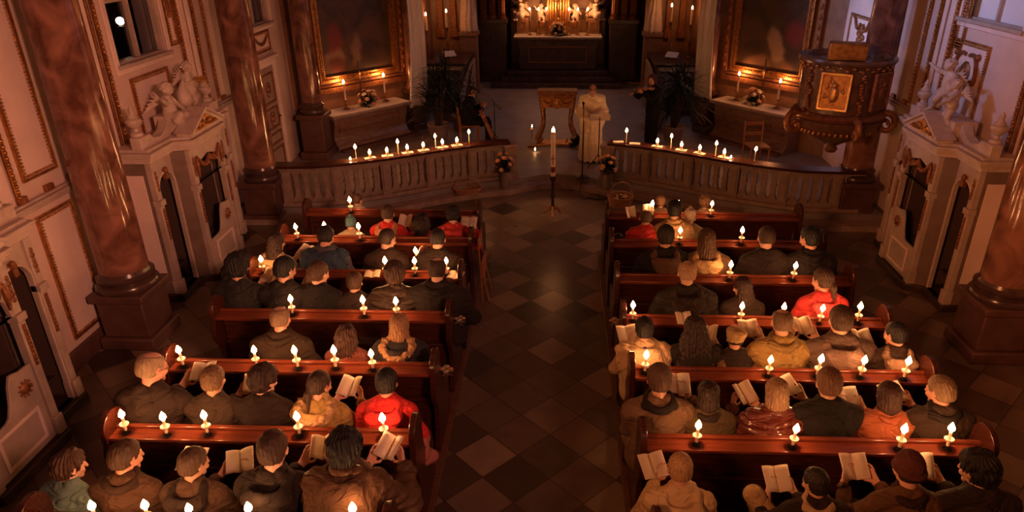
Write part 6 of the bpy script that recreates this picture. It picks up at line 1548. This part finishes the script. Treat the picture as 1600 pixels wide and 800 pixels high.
# paschal candle
o = thing('paschal_candle', 'tall thick white lit candle on a dark stand in the middle of the aisle', 'candle', (-.10, 11.62, 0))
MB().lathe([(.05, .10), (.03, .14), (.025, .3), (.045, .36), (.03, .42), (.025, .60), (.05, .66), (.06, .70), (.055, .73), (.04, .73)], 18).build('stand', M['wood_black'], o)
for k in range(3):
    a = k * 2 * PI / 3 + .5
    MB().tube([(.03 * math.cos(a), .03 * math.sin(a), .16), (.10 * math.cos(a), .10 * math.sin(a), .12), (.15 * math.cos(a), .15 * math.sin(a), .03), (.18 * math.cos(a), .18 * math.sin(a), .015)], [.022, .024, .02, .022], 7).build('foot', M['bright_gold'], o)
cd = MB().lathe([(.040, .73), (.040, 1.50), (.034, 1.515), (.018, 1.508)], 20).build('candle', M['wax'], o)
MB().lathe([(.0412, .80), (.0412, .90)], 20).build('red_band', cloth((.30, .03, .03), .5, bump=.02), cd)
MB().box(-.008, -.0425, .94, .008, -.038, 1.12).box(-.035, -.0425, 1.04, .035, -.03, 1.055).build('cross_mark', M['old_gold'], cd)
flame(o, 1.51, FLB, CANDLE_W * 1.6)
def basket(loc, label, rx, ry, h, handle, seed):
    o = thing('wicker_basket', label, 'basket', loc, seed)
    mb = MB(); n = 7
    for i in range(n):
        f = i / (n - 1); k = .82 + .18 * f
        mb.tube([((rx * k + .006 * ((j + i) % 2)) * math.cos(2 * PI * j / 36), (ry * k + .006 * ((j + i) % 2)) * math.sin(2 * PI * j / 36), .012 + h * f) for j in range(36)], h / n * .62, 6, True)
    mb.lathe([(0, .01), (1, .01)], 24, Matrix(((rx * .82, 0, 0, 0), (0, ry * .82, 0, 0), (0, 0, 1, 0), (0, 0, 0, 1))))
    mb.build('woven_body', M['wicker'], o, smooth=60)
    MB().tube([(rx * 1.02 * math.cos(2 * PI * j / 36), ry * 1.02 * math.sin(2 * PI * j / 36), h + .015) for j in range(36)], .016, 7, True).build('rim', M['wicker'], o)
    MB().tube([(rx * math.cos(t), 0, h + handle * math.sin(t)) for t in [PI * i / 20 for i in range(21)]], .012, 7).build('handle', M['wicker'], o)
    return o
basket((1.14, 12.12, 0), 'round wicker basket with a high handle holding spare candles by the right rail', .23, .21, .17, .28, .3)
rn = random.Random(4)
for k in range(9):
    c = MB().lathe([(.008, 0), (.008, .16), (.002, .165)], 8).build('spare_candle', M['wax'], None); c.matrix_world = T(1.14 + rn.uniform(-.11, .11), 12.12 + rn.uniform(-.09, .09), .155 + .005 * k) @ RZ(rn.uniform(0, 6)) @ RY(1.45) @ T(0, 0, -.08)
    tag(c, 'unlit white candle lying in the high handled wicker basket', 'candle', 'spare candles in the basket')
basket((-1.72, 12.43, .10), 'shallow wicker basket on the step in front of the left rail', .26, .16, .08, .20, .15)

# ------------------------------------------------------------------ plants, stalls
def dracaena(loc, label, seed, H=1.9, n=210, r=.62):
    o = thing('potted_palm', label, 'plant', loc); rn = random.Random(seed)
    MB().lathe([(.17, 0), (.20, .05), (.24, .30), (.26, .32), (.25, .36), (.21, .34), (.0, .30)], 20).build('pot', M['pot'], o)
    mb = MB(); tips = []
    for k in range(5):
        a = rn.uniform(0, 6.28); top = Vector((.22 * math.cos(a) * rn.random() * 1.5, .22 * math.sin(a), H * rn.uniform(.45, .85))); tips.append(top)
        mb.tube([(.05 * math.cos(a), .05 * math.sin(a), .28), top * .5 + Vector((0, 0, .15)), top], [.03, .026, .022], 7)
    mb.build('stem', M['wood_black'], o)
    mb = MB()
    for i in range(n):
        b = tips[i % 5] - Vector((0, 0, rn.uniform(0, .55))); a = rn.uniform(0, 2 * PI); e = rn.uniform(-.25, 1.35); L = r * rn.uniform(.7, 1.15)
        d = Vector((math.cos(a) * math.cos(e), math.sin(a) * math.cos(e), math.sin(e))); s = d.cross(Vector((0, 0, 1))).normalized(); w = .022; pts = []
        for q in range(5):
            t = q / 4; p = b + d * L * t + Vector((0, 0, -.42 * L * t * t)); wd = w * (.6 + 1.2 * t) * (1 - t) + .002
            pts += [p - s * wd, p + Vector((0, 0, -.3 * wd)), p + s * wd]
        fs = []
        for q in range(4): fs += [(q * 3, q * 3 + 1, q * 3 + 4, q * 3 + 3), (q * 3 + 1, q * 3 + 2, q * 3 + 5, q * 3 + 4)]
        mb.add(pts, fs)
    mb.build('foliage', M['leaf'], o, smooth=60)
    return o
dracaena((-2.78, 15.75, .2), 'big dark potted palm in front of the left banner, behind the cellist', 1, 2.3, 300, .72)
dracaena((-2.35, 16.6, .2), 'second dark potted palm deeper behind the left one', 2, 1.7, 150, .5)
dracaena((2.6, 15.75, .2), 'big dark potted palm behind the violinist on the right', 3, 2.3, 300, .72)
dracaena((2.35, 16.9, .2), 'second dark potted palm behind the right one', 4, 1.6, 150, .5)
for s, nm in ((-1, 'left'), (1, 'right')):
    o = thing('choir_stall', 'dark choir stall with a pale slanted front, %s side of the choir' % nm, 'stall', (s * 2.55, 18.2, .2))
    MB().box(min(0, s * 1.1), 0, 0, max(0, s * 1.1), 2.6, 1.1).build('stall_body', M['wood_black'], o, bevel=.02)
    MB().box(min(-s * .06, s * 1.15), .6, 1.1, max(-s * .06, s * 1.15), 2.66, 1.16).build('desk_top', M['marble_dark'], o, bevel=.015)
    MB().prism([(-.9, 0), (2.4, 0), (2.4, 1.02), (1.4, 1.0), (.3, .82), (-.9, .52)], -.04, .04, Mx(-s * .07, 0, 0, (0, 1, 0), (0, 0, 1), (1, 0, 0))).build('pale_front', M['stone_rail'], o, bevel=.015)
    bk = MB().grid(lambda u, v: (-.16 + .32 * u, -.11 + .22 * v, .018 + .012 * math.sin(PI * abs(2 * u - 1))), 10, 4).box(-.17, -.12, 0, .17, .12, .012).build('open_missal', M['paper'], None); bk.matrix_world = T(s * 3.0, 19.4, 1.5) @ RZ(-s * .5) @ RX(.55)
    tag(bk, 'open missal tilted on a stand on the %s choir stall' % nm, 'book')
    rs = MB().box(-.17, -.12, -.012, .17, .12, 0).box(-.17, -.13, 0, .17, -.12, .03).tube([(0, 0, 0), (0, .04, -.10)], .02, 6).build('book_stand', M['wood_black'], None, bevel=.004); rs.matrix_world = bk.matrix_world @ T(0, 0, -.012); tag(rs, 'wooden stand under the open missal on the %s choir stall' % nm, 'book stand')
    for (px, py), w in zip((((665, 22), (697, 17)) if s < 0 else ((1050, 8), (1082, 12))), ('first', 'second')):
        yy = 19.9; q = aty(px, py, yy)
        big_candle((q.x, yy, 1.36), 'lit candle on a tall stick above the %s choir stall, %s from the nave side' % (nm, w), max(.3, q.z - 1.36 - .42), .38, .03, 'choir candles', CANDLE_W * 2)
# pew end posies, folding chair, pew things
for (sd, k), lab in ((('L', 4), 'small straw posy tied to the fourth left pew end'), (('L', 5), 'small straw posy tied to the fifth left pew end'), (('R', 4), 'small straw posy tied to the fourth right pew end')):
    x = -1.06 if sd == 'L' else .63; rn = random.Random(k)
    o = thing('straw_posy', lab, 'posy', (x, LEDGE[k] + .28, .78), 0, 'pew end posies')
    mb = MB()
    for i in range(26):
        a, e = rn.uniform(0, 6.28), rn.uniform(-.6, 1.3); d = Vector((math.cos(a) * math.cos(e), math.sin(a) * math.cos(e), math.sin(e))); mb.tube([d * .01, d * rn.uniform(.05, .085)], [.003, .0015], 4)
    mb.build('straw', cloth((.38, .26, .14), .9), o)
    for i in range(4):
        b = put('bloom', BLOOM, cloth(((.6, .32, .16), (.5, .4, .3))[i % 2], .8, bump=.05), o); b.location = (.04 * math.cos(i * 1.6), .04 * math.sin(i * 1.6), .04); b.scale = (.7,) * 3
o = thing('folding_chair', 'slim folding chair leaning against the second left pew end in the aisle', 'chair', (-1.02, 8.55, 0), 0)
for y in (-.16, .20):
    MB().tube([(0, y, .0), (-.03, y, .95)], .012, 6).build('leg', M['wood_chair'], o); MB().tube([(.09, y + .02, .0), (-.02, y + .02, .6)], .012, 6).build('leg', M['wood_chair'], o)
MB().box(-.04, -.16, .78, -.02, .20, .92).build('backrest', M['wood_chair'], o, bevel=.005)
MB().box(.0, -.16, .36, .03, .20, .62).build('seat', M['wood_chair'], o, bevel=.005)
s = Sdf(); s.ell((0, 0, .10), (.17, .14, .12)); s.ell((.05, .05, .22), (.10, .10, .09), .05); s.cap((-.1, 0, .1), (.16, .02, .05), .08, .06, .05)
s.post = lambda P, d: d - .010 * wob(P, 22) - .005 * np.sin(40 * P[:, 2] + 3 * wob(P, 9))
me = s.mesh('folded_coat', (-.28, -.25, -.06), (.30, .25, .38), .01)
q = put('folded_coat', me, cloth((.45, .16, .13), .9)); q.location = (-1.24, LEDGE[6] + .36, .45); tag(q, 'pink folded coat on the bench beside the red hooded jacket', 'coat')
q = put('dark_bag', me, cloth((.02, .016, .018), .6)); q.location = (.88, LEDGE[2] + .36, .56); q.rotation_euler = (0, 0, 2); q.scale = (1, 1, 1.25); tag(q, 'dark bag on the bench beside the red quilted jacket', 'bag')
q = put('brown_bag', me, cloth((.13, .065, .035), .7)); q.location = (2.42, LEDGE[4] + .36, .45); q.rotation_euler = (0, 0, 1); q.scale = (1, 1, 1.1); tag(q, 'brown bag on the bench between the auburn hair and the red hoodie', 'bag')
# lamp behind the left window
o = thing('gallery_lamp', 'small lit lamp seen through the dark left window', 'lamp', (-6.35, 10.39, 3.36))
MB().box(-.05, -.05, -.03, .05, .05, 0).box(-1.44, -.04, -.06, .04, .04, -.03).build('bracket', M['iron'], o)
MB().ball((0, 0, .07), .055, 14, 10).build('bulb', flame_mat('lamp_bulb', 14, (1, .62, .38)), o)
